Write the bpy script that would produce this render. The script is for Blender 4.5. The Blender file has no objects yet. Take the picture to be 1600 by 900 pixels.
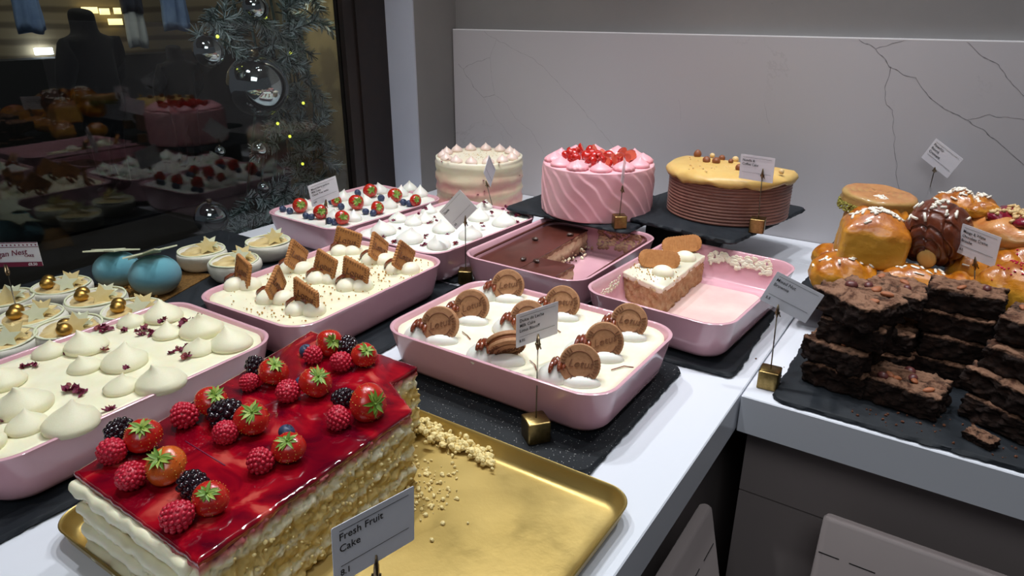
import bpy, math, random
from mathutils import Vector, Matrix, Euler, noise
random.seed(7)
C = bpy.context.scene.collection
sc = bpy.context.scene
R_ = math.radians

# ---------------------------------------------------------------- camera, world, lights, exposure
FPX = 1079.26
CAM = Vector((0, 0, 0.5))
CROT = Euler((R_(68.0165), R_(-0.1573), R_(33.536)), 'XYZ')
cd = bpy.data.cameras.new('camera'); cam = bpy.data.objects.new('camera', cd); C.objects.link(cam)
cam.location = CAM; cam.rotation_euler = CROT
cd.sensor_width = 36; cd.lens = FPX / 1600 * 36; cd.clip_start = 0.01; cd.clip_end = 60
cd.dof.use_dof = False
sc.camera = cam
w = bpy.data.worlds.new('world'); sc.world = w; w.use_nodes = True
w.node_tree.nodes['Background'].inputs[0].default_value = (0.55, 0.6, 0.7, 1)
w.node_tree.nodes['Background'].inputs[1].default_value = 0.07
vs = sc.view_settings
vs.view_transform = 'Standard'; vs.look = 'None'; vs.gamma = 1; vs.exposure = 0.0; vs.use_curve_mapping = False
sc.render.film_transparent = False


def spot(name, loc, target, power, size=R_(70), blend=0.6, radius=0.03, col=(1, 1, 1)):
    d = bpy.data.lights.new(name, 'SPOT'); d.energy = power; d.spot_size = size; d.spot_blend = blend
    d.shadow_soft_size = radius; d.color = col
    o = bpy.data.objects.new(name, d); C.objects.link(o); o.location = loc
    o.rotation_euler = (Vector(target) - Vector(loc)).to_track_quat('-Z', 'Y').to_euler()
    return o


def area(name, loc, target, power, sx, sy, col=(1, 1, 1)):
    d = bpy.data.lights.new(name, 'AREA'); d.shape = 'RECTANGLE'; d.size = sx; d.size_y = sy; d.energy = power; d.color = col
    o = bpy.data.objects.new(name, d); C.objects.link(o); o.location = loc
    o.rotation_euler = (Vector(target) - Vector(loc)).to_track_quat('-Z', 'Y').to_euler()
    return o


COOL = (0.93, 0.965, 1.0)
spot('ceiling_spot', (-1.15, 0.95, 1.75), (-0.95, 0.75, 0), 36, R_(75), 0.7, 0.03, COOL)
spot('ceiling_spot', (-0.75, 1.15, 1.75), (-0.55, 0.85, 0), 38, R_(75), 0.7, 0.03, COOL)
spot('ceiling_spot', (-0.35, 1.25, 1.75), (-0.25, 0.95, 0), 36, R_(75), 0.7, 0.03, COOL)
spot('ceiling_spot', (0.15, 1.40, 1.75), (0.1, 1.10, 0), 27, R_(70), 0.7, 0.03, COOL)
spot('ceiling_spot', (-0.65, 0.45, 1.75), (-0.5, 0.4, 0), 25, R_(70), 0.7, 0.03, COOL)
spot('ceiling_spot', (-1.12, 1.12, 1.75), (-1.06, 1.36, 0.1), 16, R_(45), 0.8, 0.03, (1.0, .96, .92))  # extra spot added to brighten the round cream cake at back left
spot('wall_fill', (-0.75, 0.95, 1.9), (-0.6, 1.66, 0.25), 19, R_(80), 1.0, 0.1, (1.0, 0.86, 0.88))  # added pinkish fill to brighten the splashback, not a fixture
spot('wall_fill', (0.1, 0.95, 1.9), (0.1, 1.66, 0.25), 17, R_(80), 1.0, 0.1, (1.0, 0.93, 0.95))  # second added fill, for the right part of the splashback
area('front_fill', (0.3, -0.9, 1.9), (-0.6, 0.9, 0.1), 12, 1.2, 0.8, COOL)  # added fill from behind the camera to brighten the price cards

# ---------------------------------------------------------------- pixel -> world helpers (known planes)
MR = CROT.to_matrix()


def ray(px, py): return MR @ Vector(((px - 800) / FPX, -(py - 450) / FPX, -1))
def at(px, py, z=0.0):
    d = ray(px, py); return CAM + d * ((z - CAM.z) / d.z)
def atx(px, py, x):
    d = ray(px, py); return CAM + d * (x / d.x)
def aty(px, py, y):
    d = ray(px, py); return CAM + d * (y / d.y)
def dep(p): return -(MR.transposed() @ (Vector(p) - CAM)).z


# ---------------------------------------------------------------- materials
def lin(c): return tuple(((v / 255) / 12.92 if v / 255 <= 0.04045 else ((v / 255 + 0.055) / 1.055) ** 2.4) for v in c) + (1,)


class NT:
    def __init__(s, name):
        s.m = bpy.data.materials.new(name); s.m.use_nodes = True; s.t = s.m.node_tree
        s.b = s.t.nodes['Principled BSDF']; s.out = s.t.nodes['Material Output']; s.co = s.t.nodes.new('ShaderNodeTexCoord')
    def n(s, ty, **k):
        x = s.t.nodes.new(ty)
        for a, v in k.items(): setattr(x, a, v)
        return x
    def l(s, a, b): s.t.links.new(a, b)
    def noise(s, scale, detail=6, rough=0.6, co='Object', dist=0.0):
        x = s.n('ShaderNodeTexNoise'); x.inputs['Scale'].default_value = scale; x.inputs['Detail'].default_value = detail
        x.inputs['Roughness'].default_value = rough; x.inputs['Distortion'].default_value = dist
        s.l(s.co.outputs[co], x.inputs['Vector']); return x.outputs['Fac']
    def vor(s, scale, feature='F1', co='Object', out='Distance'):
        x = s.n('ShaderNodeTexVoronoi', feature=feature); x.inputs['Scale'].default_value = scale
        s.l(s.co.outputs[co], x.inputs['Vector']); return x.outputs[out]
    def ramp(s, fac, stops, interp='LINEAR'):
        r = s.n('ShaderNodeValToRGB'); e = r.color_ramp.elements; r.color_ramp.interpolation = interp
        while len(e) < len(stops): e.new(0.5)
        for i, (p, c) in enumerate(stops):
            e[i].position = p; e[i].color = lin(c) if len(c) == 3 else c
        s.l(fac, r.inputs[0]); return r.outputs[0]
    def mix(s, fac, a, b):
        x = s.n('ShaderNodeMix', data_type='RGBA')
        if isinstance(fac, (int, float)): x.inputs[0].default_value = fac
        else: s.l(fac, x.inputs[0])
        for v, i in ((a, 6), (b, 7)):
            if isinstance(v, tuple): x.inputs[i].default_value = lin(v) if len(v) == 3 else v
            else: s.l(v, x.inputs[i])
        return x.outputs[2]
    def math(s, op, a, b=0.0):
        x = s.n('ShaderNodeMath', operation=op)
        for v, i in ((a, 0), (b, 1)):
            if isinstance(v, (int, float)): x.inputs[i].default_value = v
            else: s.l(v, x.inputs[i])
        return x.outputs[0]
    def z(s, co='Object'):
        x = s.n('ShaderNodeSeparateXYZ'); s.l(s.co.outputs[co], x.inputs[0]); return x.outputs[2]
    def bump(s, h, strength=0.3, dist=0.001):
        x = s.n('ShaderNodeBump'); x.inputs['Strength'].default_value = strength; x.inputs['Distance'].default_value = dist
        s.l(h, x.inputs['Height']); s.l(x.outputs[0], s.b.inputs['Normal']); return x
    def col(s, c):
        if isinstance(c, tuple): s.b.inputs['Base Color'].default_value = lin(c)
        else: s.l(c, s.b.inputs['Base Color'])
        return s
    def set(s, **k):
        names = dict(rough='Roughness', metal='Metallic', spec='Specular IOR Level', coat='Coat Weight', coatr='Coat Roughness', sss='Subsurface Weight', trans='Transmission Weight', ior='IOR', sheen='Sheen Weight', alpha='Alpha')
        for a, v in k.items():
            if a == 'sssr': s.b.inputs['Subsurface Radius'].default_value = v
            elif a == 'ssss': s.b.inputs['Subsurface Scale'].default_value = v
            else: s.b.inputs[names[a]].default_value = v
        return s


MAT = {}
def simple(key, c1, c2=None, scale=60, rough=0.5, bump=0.0, bscale=200, bdist=0.0006, **k):
    n = NT(key)
    if c2: n.col(n.mix(n.ramp(n.noise(scale), [(0.35, (0, 0, 0)), (0.65, (255, 255, 255))]), c1, c2))
    else: n.col(c1)
    if bump: n.bump(n.noise(bscale, 5, 0.65), bump, bdist)
    n.set(rough=rough, **k); MAT[key] = n.m; return n


simple('pink_ceramic', (222, 174, 184), (216, 166, 177), 9, 0.16, 0.06, 60, 0.0006, coat=0.5, coatr=0.08)
simple('cream', (246, 241, 218), (240, 234, 205), 30, 0.45, 0.25, 90, 0.0007, sss=0.15, ssss=0.004)
simple('cream_warm', (243, 238, 208), (236, 230, 196), 30, 0.42, 0.35, 120, 0.0006, sss=0.15, ssss=0.004)
simple('cream_white', (238, 237, 228), (230, 229, 219), 40, 0.38, 0.12, 60, 0.0005, sss=0.15, ssss=0.004)
simple('brass', (150, 128, 82), (128, 108, 66), 200, 0.32, 0.15, 500, 0.0002, metal=1.0)
simple('rod_metal', (120, 112, 98), None, 60, 0.35, metal=1.0)
simple('clip_metal', (150, 132, 105), (110, 92, 70), 300, 0.3, metal=1.0)
simple('card', (236, 236, 243), (230, 230, 238), 20, 0.35, coat=0.3)
simple('ink', (25, 24, 28), None, rough=0.5)
simple('ink_pale', (170, 170, 182), None, rough=0.5)
simple('burgundy', (120, 28, 62), None, rough=0.5)
simple('red_gloss', (172, 14, 22), (204, 46, 24), 60, 0.22, 0.2, 250, 0.0004, coat=0.6, coatr=0.1, sss=0.1, ssss=0.003)
simple('seed', (222, 170, 70), None, rough=0.4)
simple('leaf', (122, 160, 48), (82, 122, 32), 180, 0.5)
simple('leaf_pale', (176, 190, 96), (140, 168, 60), 180, 0.5)
simple('raspberry', (204, 34, 60), (176, 20, 46), 120, 0.4, sss=0.15, ssss=0.003)
simple('blackberry', (22, 16, 24), (40, 14, 26), 160, 0.18, coat=0.6)
simple('blueberry', (34, 42, 70), (66, 80, 112), 90, 0.42)
simple('blueberry_crown', (20, 22, 38), None, rough=0.6)
simple('biscuit', (186, 138, 98), (170, 120, 82), 220, 0.75, 0.5, 600, 0.0005)
simple('biscuit_golden', (190, 132, 76), (176, 116, 62), 220, 0.75, 0.5, 600, 0.0005)
simple('biscuit_mark_shade', (122, 78, 50), None, rough=0.8)  # embossed marks coloured darker to stand in for engraving shade
simple('biscuit_cream', (140, 84, 48), None, rough=0.6)
simple('caramel', (136, 66, 34), (112, 48, 24), 80, 0.12, coat=0.8, coatr=0.05)
simple('petal', (128, 20, 62), (92, 14, 44), 300, 0.6)
simple('petal_tan', (160, 84, 70), (120, 40, 56), 200, 0.6)
simple('crumb_gold', (176, 130, 60), (200, 156, 84), 300, 0.85)
simple('crumb_cake', (242, 226, 168), (230, 206, 140), 260, 0.85, 0.5, 400, 0.0008)
simple('crumb_brown', (110, 66, 42), (84, 46, 30), 300, 0.85)
simple('white_choc', (248, 242, 226), None, rough=0.45)
simple('gold_ball', (206, 164, 88), (180, 136, 66), 90, 0.38, 0.15, 300, 0.0002, metal=1.0)
simple('star_choc', (228, 208, 150), (220, 196, 128), 40, 0.4)
simple('star_pale', (226, 228, 196), (216, 220, 184), 40, 0.4)
simple('nest_white', (226, 222, 208), (214, 210, 194), 60, 0.9, 0.6, 700, 0.0007)
simple('nest_fill', (206, 176, 112), (226, 204, 150), 60, 0.4, 0.3, 150, 0.0012)
simple('hazelnut', (120, 66, 38), (150, 92, 56), 120, 0.5)
simple('nut_pale', (222, 190, 134), None, rough=0.6)
simple('almond', (150, 86, 52), (170, 104, 66), 200, 0.6)
simple('dark_nut', (84, 40, 42), (110, 60, 54), 200, 0.4)
simple('coffee_bean', (62, 42, 34), (76, 54, 44), 300, 0.3, coat=0.3)
simple('pink_icing', (238, 186, 192), (234, 178, 186), 20, 0.4, 0.12, 80, 0.0006, sss=0.1, ssss=0.004)
simple('pink_kiss', (240, 160, 172), (244, 186, 192), 60, 0.38, sss=0.1, ssss=0.004)
simple('blush_kiss', (240, 206, 200), (238, 224, 206), 60, 0.38, sss=0.1, ssss=0.004)
simple('tan_icing', (222, 186, 112), (212, 172, 98), 24, 0.4, 0.25, 60, 0.0012, sss=0.1, ssss=0.003)
simple('cabinet', (150, 140, 138), (146, 136, 134), 4, 0.5)
simple('cabinet_dark', (30, 28, 28), None, rough=0.7)
simple('column_white', (186, 190, 202), (178, 183, 196), 3, 0.6, 0.15, 40, 0.001)
simple('frame_dark', (28, 22, 20), (36, 26, 22), 30, 0.45)
simple('spray_white', (214, 216, 206), None, rough=0.9)
simple('pistachio', (120, 116, 40), (176, 170, 84), 240, 0.85, 0.8, 500, 0.001)


def wall_mat(key, a, b, rough=0.75):
    n = NT(key); f1 = n.noise(1.6, 8, 0.6)
    c = n.ramp(f1, [(0.3, a), (0.7, b)])
    sp = n.ramp(n.vor(26), [(0.0, (70, 70, 72)), (0.05, (255, 255, 255))])
    sp2 = n.ramp(n.noise(3.0), [(0.5, (0, 0, 0)), (0.62, (255, 255, 255))])
    m = n.n('ShaderNodeMix', data_type='RGBA', blend_type='MULTIPLY'); n.l(sp2, m.inputs[0]); n.l(c, m.inputs[6]); n.l(sp, m.inputs[7])
    n.col(m.outputs[2]); n.set(rough=rough); MAT[key] = n.m
wall_mat('concrete_grey', (122, 121, 121), (138, 136, 134))


def marble(key, base, base2, vein, thr=0.012, rough=0.25, scale=1.6):
    n = NT(key)
    nz = n.noise(scale, 9, 0.62, dist=0.8)
    d = n.math('ABSOLUTE', n.math('SUBTRACT', nz, 0.5))
    v = n.ramp(d, [(0.0, (255, 255, 255)), (thr, (0, 0, 0))])
    msk = n.ramp(n.noise(2.3, 3), [(0.5, (0, 0, 0)), (0.66, (150, 150, 150))])
    vm = n.n('ShaderNodeMix', data_type='RGBA', blend_type='MULTIPLY'); vm.inputs[0].default_value = 1; n.l(v, vm.inputs[6]); n.l(msk, vm.inputs[7])
    bc = n.mix(n.noise(0.9, 5), base, base2)
    n.col(n.mix(vm.outputs[2], bc, vein)); n.set(rough=rough); MAT[key] = n.m
marble('marble_white', (226, 229, 236), (218, 222, 230), (150, 154, 160), 0.006, 0.22)
marble('marble_splash', (196, 194, 196), (184, 182, 186), (150, 148, 150), 0.004, 0.34, 1.1)
simple('edge_highlight', (244, 245, 248), None, rough=0.3)  # highlight along the splashback's top ledge, put in as a whiter colour
simple('vein', (104, 102, 106), (136, 134, 138), 40, 0.5)
simple('vein_faint', (150, 148, 152), (168, 166, 170), 40, 0.5)

n = NT('slate')
c = n.ramp(n.noise(14, 8, 0.7), [(0.3, (20, 24, 28)), (0.7, (34, 39, 45))])
n.col(c); n.bump(n.noise(22, 10, 0.75), 0.5, 0.003); n.set(rough=0.6, spec=0.25); MAT['slate'] = n.m
n = NT('slate_dusty')
sp = n.ramp(n.vor(300), [(0.14, (190, 190, 188)), (0.2, (24, 28, 32))])
mk = n.ramp(n.noise(300, 2), [(0.50, (0, 0, 0)), (0.54, (255, 255, 255))])
n.col(n.mix(mk, (24, 28, 32), sp)); n.bump(n.noise(22, 10, 0.75), 0.5, 0.003); n.set(rough=0.6, spec=0.25); MAT['slate_dusty'] = n.m

n = NT('gold_tray')
c = n.ramp(n.noise(5, 4, 0.5), [(0.3, (166, 140, 76)), (0.5, (178, 152, 88)), (0.7, (190, 166, 104))])
n.col(c); n.set(metal=0.7, rough=0.3)
n.l(n.ramp(n.noise(9, 4, 0.6), [(0.3, (140, 140, 140)), (0.7, (190, 190, 190))]), n.b.inputs['Roughness'])
n.bump(n.noise(30, 7, 0.7), 0.2, 0.002); MAT['gold_tray'] = n.m

n = NT('sponge_layers')   # layered sponge and cream, side of fruit cake (object z in metres)
zz = n.math('ADD', n.z(), n.math('MULTIPLY', n.math('SUBTRACT', n.noise(38, 4), 0.5), 0.012))
zf = n.math('DIVIDE', zz, 0.09)
SP = (232, 208, 138); SP2 = (216, 186, 112); CR = (250, 245, 216)
n.col(n.mix(n.ramp(n.noise(260, 4), [(0.42, (0, 0, 0)), (0.6, (120, 120, 120))]),
            n.ramp(zf, [(0.0, SP2), (0.17, SP), (0.21, CR), (0.27, CR), (0.30, SP), (0.46, SP2), (0.49, CR), (0.55, CR), (0.58, SP), (0.76, SP2), (0.80, CR), (0.9, CR), (0.94, (228, 188, 170)), (0.985, (190, 90, 100))]), (214, 182, 110)))
n.bump(n.noise(240, 7, 0.75), 0.7, 0.002); n.set(rough=0.8, sss=0.1, ssss=0.003); MAT['sponge_layers'] = n.m

n = NT('jelly')
f = n.noise(15, 3, 0.5, dist=1.5); f2 = n.noise(26, 4, 0.6)
c1 = n.ramp(f, [(0.34, (84, 2, 22)), (0.5, (132, 4, 24)), (0.6, (164, 14, 30)), (0.68, (196, 80, 70))])
n.col(n.mix(n.ramp(f2, [(0.5, (0, 0, 0)), (0.75, (110, 110, 110))]), c1, (110, 2, 30)))
n.set(rough=0.08, coat=1.0, coatr=0.04); n.bump(n.noise(25, 4), 0.15, 0.0015); MAT['jelly'] = n.m

n = NT('lotus_sponge')
n.col(n.ramp(n.noise(90, 6, 0.7), [(0.25, (140, 92, 56)), (0.45, (196, 150, 104)), (0.7, (222, 192, 148))]))
n.bump(n.noise(160, 6, 0.8), 1.0, 0.004); n.set(rough=0.85); MAT['lotus_sponge'] = n.m

n = NT('cocoa'); n.col(n.ramp(n.noise(30, 8, 0.7), [(0.3, (74, 33, 25)), (0.7, (92, 45, 34))])); n.bump(n.noise(40, 5), 0.2, 0.001)
n.set(rough=0.4, coat=0.4, coatr=0.2); MAT['cocoa'] = n.m
n = NT('tiramisu_side'); n.col(n.ramp(n.math('ADD', n.math('MULTIPLY', n.z(), 18), n.math('MULTIPLY', n.noise(60, 6), 0.35)), [(0.45, (96, 62, 46)), (0.6, (168, 134, 106)), (0.8, (220, 200, 160)), (1.0, (206, 178, 140)), (1.2, (150, 112, 84))]))
n.bump(n.noise(150, 6, 0.7), 0.8, 0.003); n.set(rough=0.7); MAT['tiramisu_side'] = n.m

n = NT('brownie')
zc = n.math('ADD', n.z('Generated'), n.math('MULTIPLY', n.math('SUBTRACT', n.noise(60, 6, 0.7), 0.5), 0.5))
top = n.ramp(n.noise(24, 10, 0.72, dist=1.2), [(0.32, (58, 32, 22)), (0.42, (112, 74, 54)), (0.5, (166, 124, 98)), (0.62, (176, 132, 104)), (0.7, (120, 80, 60))])
side = n.ramp(n.noise(80, 9, 0.75), [(0.3, (24, 12, 8)), (0.55, (42, 24, 16)), (0.8, (80, 50, 34))])
n.col(n.mix(n.ramp(zc, [(0.80, (0, 0, 0)), (0.9, (255, 255, 255))]), side, top))
n.bump(n.noise(70, 10, 0.8), 1.0, 0.006); n.set(rough=0.72, spec=0.3); MAT['brownie'] = n.m


def pastry(key, top1, top2, side1, side2, zs=0.55, rough=0.22):
    n = NT(key)
    zc = n.math('ADD', n.z('Generated'), n.math('MULTIPLY', n.math('SUBTRACT', n.noise(22, 5), 0.5), 0.35))
    t = n.ramp(n.noise(26, 8, 0.65, dist=0.6), [(0.3, top1), (0.7, top2)])
    s_ = n.ramp(n.noise(30, 6), [(0.3, side1), (0.7, side2)])
    n.col(n.mix(n.ramp(zc, [(zs - 0.07, (0, 0, 0)), (zs + 0.07, (255, 255, 255))]), s_, t))
    n.bump(n.noise(60, 7, 0.6), 0.6, 0.003); n.set(rough=rough + .12, coat=0.55, coatr=0.14); MAT[key] = n.m
pastry('brioche', (138, 56, 8), (228, 150, 28), (208, 140, 36), (224, 166, 56), 0.62)
pastry('brioche_choc', (84, 36, 20), (120, 58, 30), (70, 28, 16), (96, 44, 22), 0.5)
pastry('danish', (190, 110, 50), (222, 160, 90), (206, 160, 96), (190, 130, 66), 0.6, 0.35)
pastry('croissant', (170, 108, 60), (196, 140, 84), (176, 140, 76), (192, 158, 92), 0.85, 0.5)
pastry('brioche_loaf', (140, 58, 12), (220, 140, 34), (214, 154, 48), (224, 168, 60), 0.64, 0.3)
simple('berry_jam', (110, 10, 36), (150, 24, 50), 90, 0.18, 0.4, 200, 0.002, coat=0.6)
simple('raspberry_crumb', (196, 24, 72), None, rough=0.8)

n = NT('blue_velvet')
zc = n.math('ADD', n.z('Generated'), n.math('MULTIPLY', n.math('SUBTRACT', n.noise(40, 6), 0.5), 0.3))
n.col(n.ramp(zc, [(0.05, (176, 178, 158)), (0.3, (140, 170, 164)), (0.55, (96, 158, 176)), (0.9, (104, 176, 190))]))
n.bump(n.noise(38, 8, 0.85), 0.5, 0.008); n.set(rough=0.9, sheen=0.3); MAT['blue_velvet'] = n.m

n = NT('cream_cake_side')
zc = n.math('ADD', n.z('Generated'), n.math('MULTIPLY', n.math('SUBTRACT', n.noise(12, 7), 0.5), 0.5))
n.col(n.ramp(zc, [(0.0, (240, 222, 190)), (0.2, (242, 208, 186)), (0.32, (234, 168, 158)), (0.42, (244, 226, 190)), (0.55, (236, 176, 164)), (0.68, (244, 218, 188)), (0.85, (242, 234, 200)), (1.0, (246, 238, 214))]))
n.bump(n.noise(30, 5), 0.3, 0.002); n.set(rough=0.4, sss=0.1, ssss=0.004); MAT['cream_cake_side'] = n.m
n = NT('choc_side'); n.col(n.ramp(n.noise(30, 6), [(0.3, (138, 92, 80)), (0.7, (156, 110, 96))])); n.set(rough=0.5, coat=0.2, coatr=0.25); MAT['choc_side'] = n.m

n = NT('gold_board'); n.col(n.ramp(n.noise(300, 3), [(0.4, (128, 92, 50)), (0.6, (176, 134, 78))])); n.set(metal=0.7, rough=0.45); n.bump(n.noise(500, 3), 0.5, 0.0006); MAT['gold_board'] = n.m
n = NT('glass'); n.col((235, 242, 240)); n.set(rough=0.0, trans=1.0, ior=1.4); MAT['glass'] = n.m
n = NT('pine'); n.col(n.mix(n.ramp(n.noise(30, 3), [(0.45, (0, 0, 0)), (0.6, (255, 255, 255))]), (30, 50, 42), (80, 104, 98))); n.set(rough=0.8); MAT['pine'] = n.m
simple('frost', (176, 192, 194), (200, 212, 214), 60, 0.7)
n = NT('bauble'); n.col((205, 210, 212)); n.set(rough=0.04, metal=1.0); MAT['bauble'] = n.m
n = NT('post_wood'); x = n.n('ShaderNodeTexWave'); x.inputs['Scale'].default_value = 9; x.inputs['Distortion'].default_value = 7; x.inputs['Detail'].default_value = 3; n.l(n.co.outputs['Object'], x.inputs['Vector'])
n.col(n.ramp(x.outputs['Color'], [(0.2, (104, 92, 64)), (0.8, (132, 118, 84))])); n.set(rough=0.7); MAT['post_wood'] = n.m
n = NT('fairy'); n.b.inputs['Emission Color'].default_value = lin((225, 235, 60)); n.b.inputs['Emission Strength'].default_value = 1.6; MAT['fairy'] = n.m
n = NT('strip_lamp'); n.b.inputs['Emission Color'].default_value = lin((230, 240, 255)); n.b.inputs['Emission Strength'].default_value = 14; MAT['strip_lamp'] = n.m
n = NT('warm_lamp'); n.b.inputs['Emission Color'].default_value = lin((255, 226, 150)); n.b.inputs['Emission Strength'].default_value = 2.0; MAT['warm_lamp'] = n.m
simple('coat_black', (12, 13, 14), None, rough=0.9)
simple('skin_shadow', (120, 90, 74), None, rough=0.6)
simple('shirt_blue', (130, 160, 205), (100, 130, 180), 6, 0.8)
simple('shirt_white', (196, 204, 206), (170, 180, 186), 8, 0.8)
simple('shirt_navy', (28, 36, 58), None, rough=0.8)
n = NT('plank_wall'); x = n.n('ShaderNodeTexWave', bands_direction='Z'); x.inputs['Scale'].default_value = 3.2; x.inputs['Distortion'].default_value = 1.2; n.l(n.co.outputs['Object'], x.inputs['Vector'])
n.col(n.ramp(x.outputs['Color'], [(0.1, (96, 84, 62)), (0.5, (140, 126, 98))])); n.set(rough=0.8); MAT['plank_wall'] = n.m
simple('floor_dark', (60, 58, 58), (50, 48, 48), 3, 0.5)
simple('straw_cut', (214, 60, 44), (236, 140, 110), 90, 0.25, coat=0.5)


# ---------------------------------------------------------------- mesh helpers
class MB:
    def __init__(s): s.v = []; s.f = []; s.mi = []
    def add(s, verts, faces, mi=0, M=None):
        b = len(s.v)
        s.v += [tuple(M @ Vector(p)) if M else tuple(p) for p in verts]
        s.f += [tuple(b + i for i in f) for f in faces]; s.mi += [mi] * len(faces); return s
    def loft(s, loops, mi=0, cap0=True, cap1=True, closed=True, M=None):
        n = len(loops[0]); v = [p for L in loops for p in L]; f = []
        for k in range(len(loops) - 1):
            for i in range(n if closed else n - 1):
                j = (i + 1) % n; f.append((k * n + i, k * n + j, (k + 1) * n + j, (k + 1) * n + i))
        if cap0: f.append(tuple(reversed(range(n))))
        if cap1: f.append(tuple(range((len(loops) - 1) * n, len(loops) * n)))
        return s.add(v, f, mi, M)
    def lathe(s, prof, seg=24, mi=0, M=None, fn=None):
        loops = []
        for (r, z) in prof:
            L = []
            for i in range(seg):
                a = 2 * math.pi * i / seg; p = Vector((max(r, 1e-5) * math.cos(a), max(r, 1e-5) * math.sin(a), z))
                if fn: p = fn(p, a)
                L.append(p)
            loops.append(L)
        return s.loft(loops, mi, True, True, True, M)
    def box(s, c, d, mi=0, M=None, rot=None):
        x, y, z = d[0] / 2, d[1] / 2, d[2] / 2
        v = [Vector((a * x, b * y, e * z)) for a in (-1, 1) for b in (-1, 1) for e in (-1, 1)]
        if rot: v = [rot @ p for p in v]
        v = [p + Vector(c) for p in v]
        return s.add(v, [(0, 1, 3, 2), (4, 6, 7, 5), (0, 4, 5, 1), (2, 3, 7, 6), (0, 2, 6, 4), (1, 5, 7, 3)], mi, M)
    def tube(s, pts, r, seg=8, mi=0, M=None):
        loops = []; pts = [Vector(p) for p in pts]
        up = None
        for i, p in enumerate(pts):
            t = (pts[min(i + 1, len(pts) - 1)] - pts[max(i - 1, 0)]).normalized()
            if up is None: up = t.orthogonal().normalized()
            up = (up - t * up.dot(t)).normalized(); sd = t.cross(up)
            rr = r[i] if isinstance(r, (list, tuple)) else r
            loops.append([p + (up * math.cos(2 * math.pi * k / seg) + sd * math.sin(2 * math.pi * k / seg)) * rr for k in range(seg)])
        return s.loft(loops, mi, True, True, True, M)
    def ico(s, c, r, mi=0, sub=1, sc3=(1, 1, 1), rot=None):
        v, f = ICO[sub]
        q = [Vector((p[0] * sc3[0], p[1] * sc3[1], p[2] * sc3[2])) * r for p in v]
        if rot: q = [rot @ p for p in q]
        return s.add([p + Vector(c) for p in q], f, mi)
    def sphere(s, c, r, seg=20, rings=12, mi=0, sc3=(1, 1, 1), fn=None):
        prof = [(r * math.sin(math.pi * k / rings), -r * math.cos(math.pi * k / rings)) for k in range(rings + 1)]
        def g(p, a):
            q = Vector((p.x * sc3[0], p.y * sc3[1], p.z * sc3[2]))
            if fn: q = fn(q)
            return q + Vector(c)
        return s.lathe(prof, seg, mi, None, g)
    def prism(s, poly, z0, z1, mi=0, M=None):
        n = len(poly)
        return s.add([(x, y, z0) for x, y in poly] + [(x, y, z1) for x, y in poly],
                     [tuple(reversed(range(n))), tuple(range(n, 2 * n))] + [(i, (i + 1) % n, n + (i + 1) % n, n + i) for i in range(n)], mi, M)
    def mesh(s, name, mats, smooth=True, angle=None):
        me = bpy.data.meshes.new(name); me.from_pydata(s.v, [], s.f)
        for m in mats: me.materials.append(MAT[m])
        me.polygons.foreach_set('material_index', s.mi)
        me.polygons.foreach_set('use_smooth', [smooth] * len(s.f)); me.update()
        import bmesh
        bm = bmesh.new(); bm.from_mesh(me)
        bmesh.ops.remove_doubles(bm, verts=bm.verts, dist=2e-6)
        bmesh.ops.recalc_face_normals(bm, faces=bm.faces); bm.to_mesh(me); bm.free()
        if angle: me.set_sharp_from_angle(angle=R_(angle))
        return me
    def build(s, name, mats, parent=None, smooth=True, angle=None, loc=None, rot=None):
        if isinstance(mats, str): mats = [mats]
        return put(name, s.mesh(name, mats, smooth, angle), parent, loc, rot)


def put(name, me, parent=None, loc=None, rot=None):
    o = bpy.data.objects.new(name, me); C.objects.link(o)
    if parent: o.parent = parent
    if loc is not None: o.location = loc
    if rot is not None: o.rotation_euler = rot
    return o
def thing(name, label, cat, loc=(0, 0, 0), rot=(0, 0, 0), group=None):
    o = bpy.data.objects.new(name, None); o.empty_display_size = 0.02; C.objects.link(o); o.location = loc; o.rotation_euler = rot
    return tag(o, label, cat, group)
def tag(o, label, cat, group=None, kind=None):
    o['label'] = label; o['category'] = cat
    if group: o['group'] = group
    if kind: o['kind'] = kind
    return o
def struct(o): o['kind'] = 'structure'; return o
def dup(o, parent=None):
    c = o.copy(); C.objects.link(c)
    if parent: c.parent = parent
    for k in list(o.children): dup(k, c)
    return c
def ords(n):
    W = ['first', 'second', 'third', 'fourth', 'fifth', 'sixth', 'seventh', 'eighth', 'ninth', 'tenth', 'eleventh', 'twelfth', 'thirteenth', 'fourteenth', 'fifteenth', 'sixteenth', 'seventeenth', 'eighteenth']
    return ['leftmost'] + [W[i] + ' from the left' for i in range(1, n - 1)] + ['rightmost']
def ranked(pts):
    """left-to-right rank words for a list of pixel tuples"""
    idx = sorted(range(len(pts)), key=lambda i: pts[i][0]); o = ords(len(pts)); r = [None] * len(pts)
    for k, i in enumerate(idx): r[i] = o[k]
    return r
def zto(d, roll=0.0):
    q = Vector(d).normalized().to_track_quat('Z', 'Y'); return (q.to_matrix() @ Matrix.Rotation(roll, 3, 'Z')).to_euler()


def _ico(sub):
    import bmesh
    bm = bmesh.new(); bmesh.ops.create_icosphere(bm, subdivisions=sub, radius=1)
    v = [tuple(x.co) for x in bm.verts]; f = [tuple(q.index for q in x.verts) for x in bm.faces]; bm.free(); return v, f
ICO = {0: _ico(1), 1: _ico(2), 2: _ico(3)}


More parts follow.
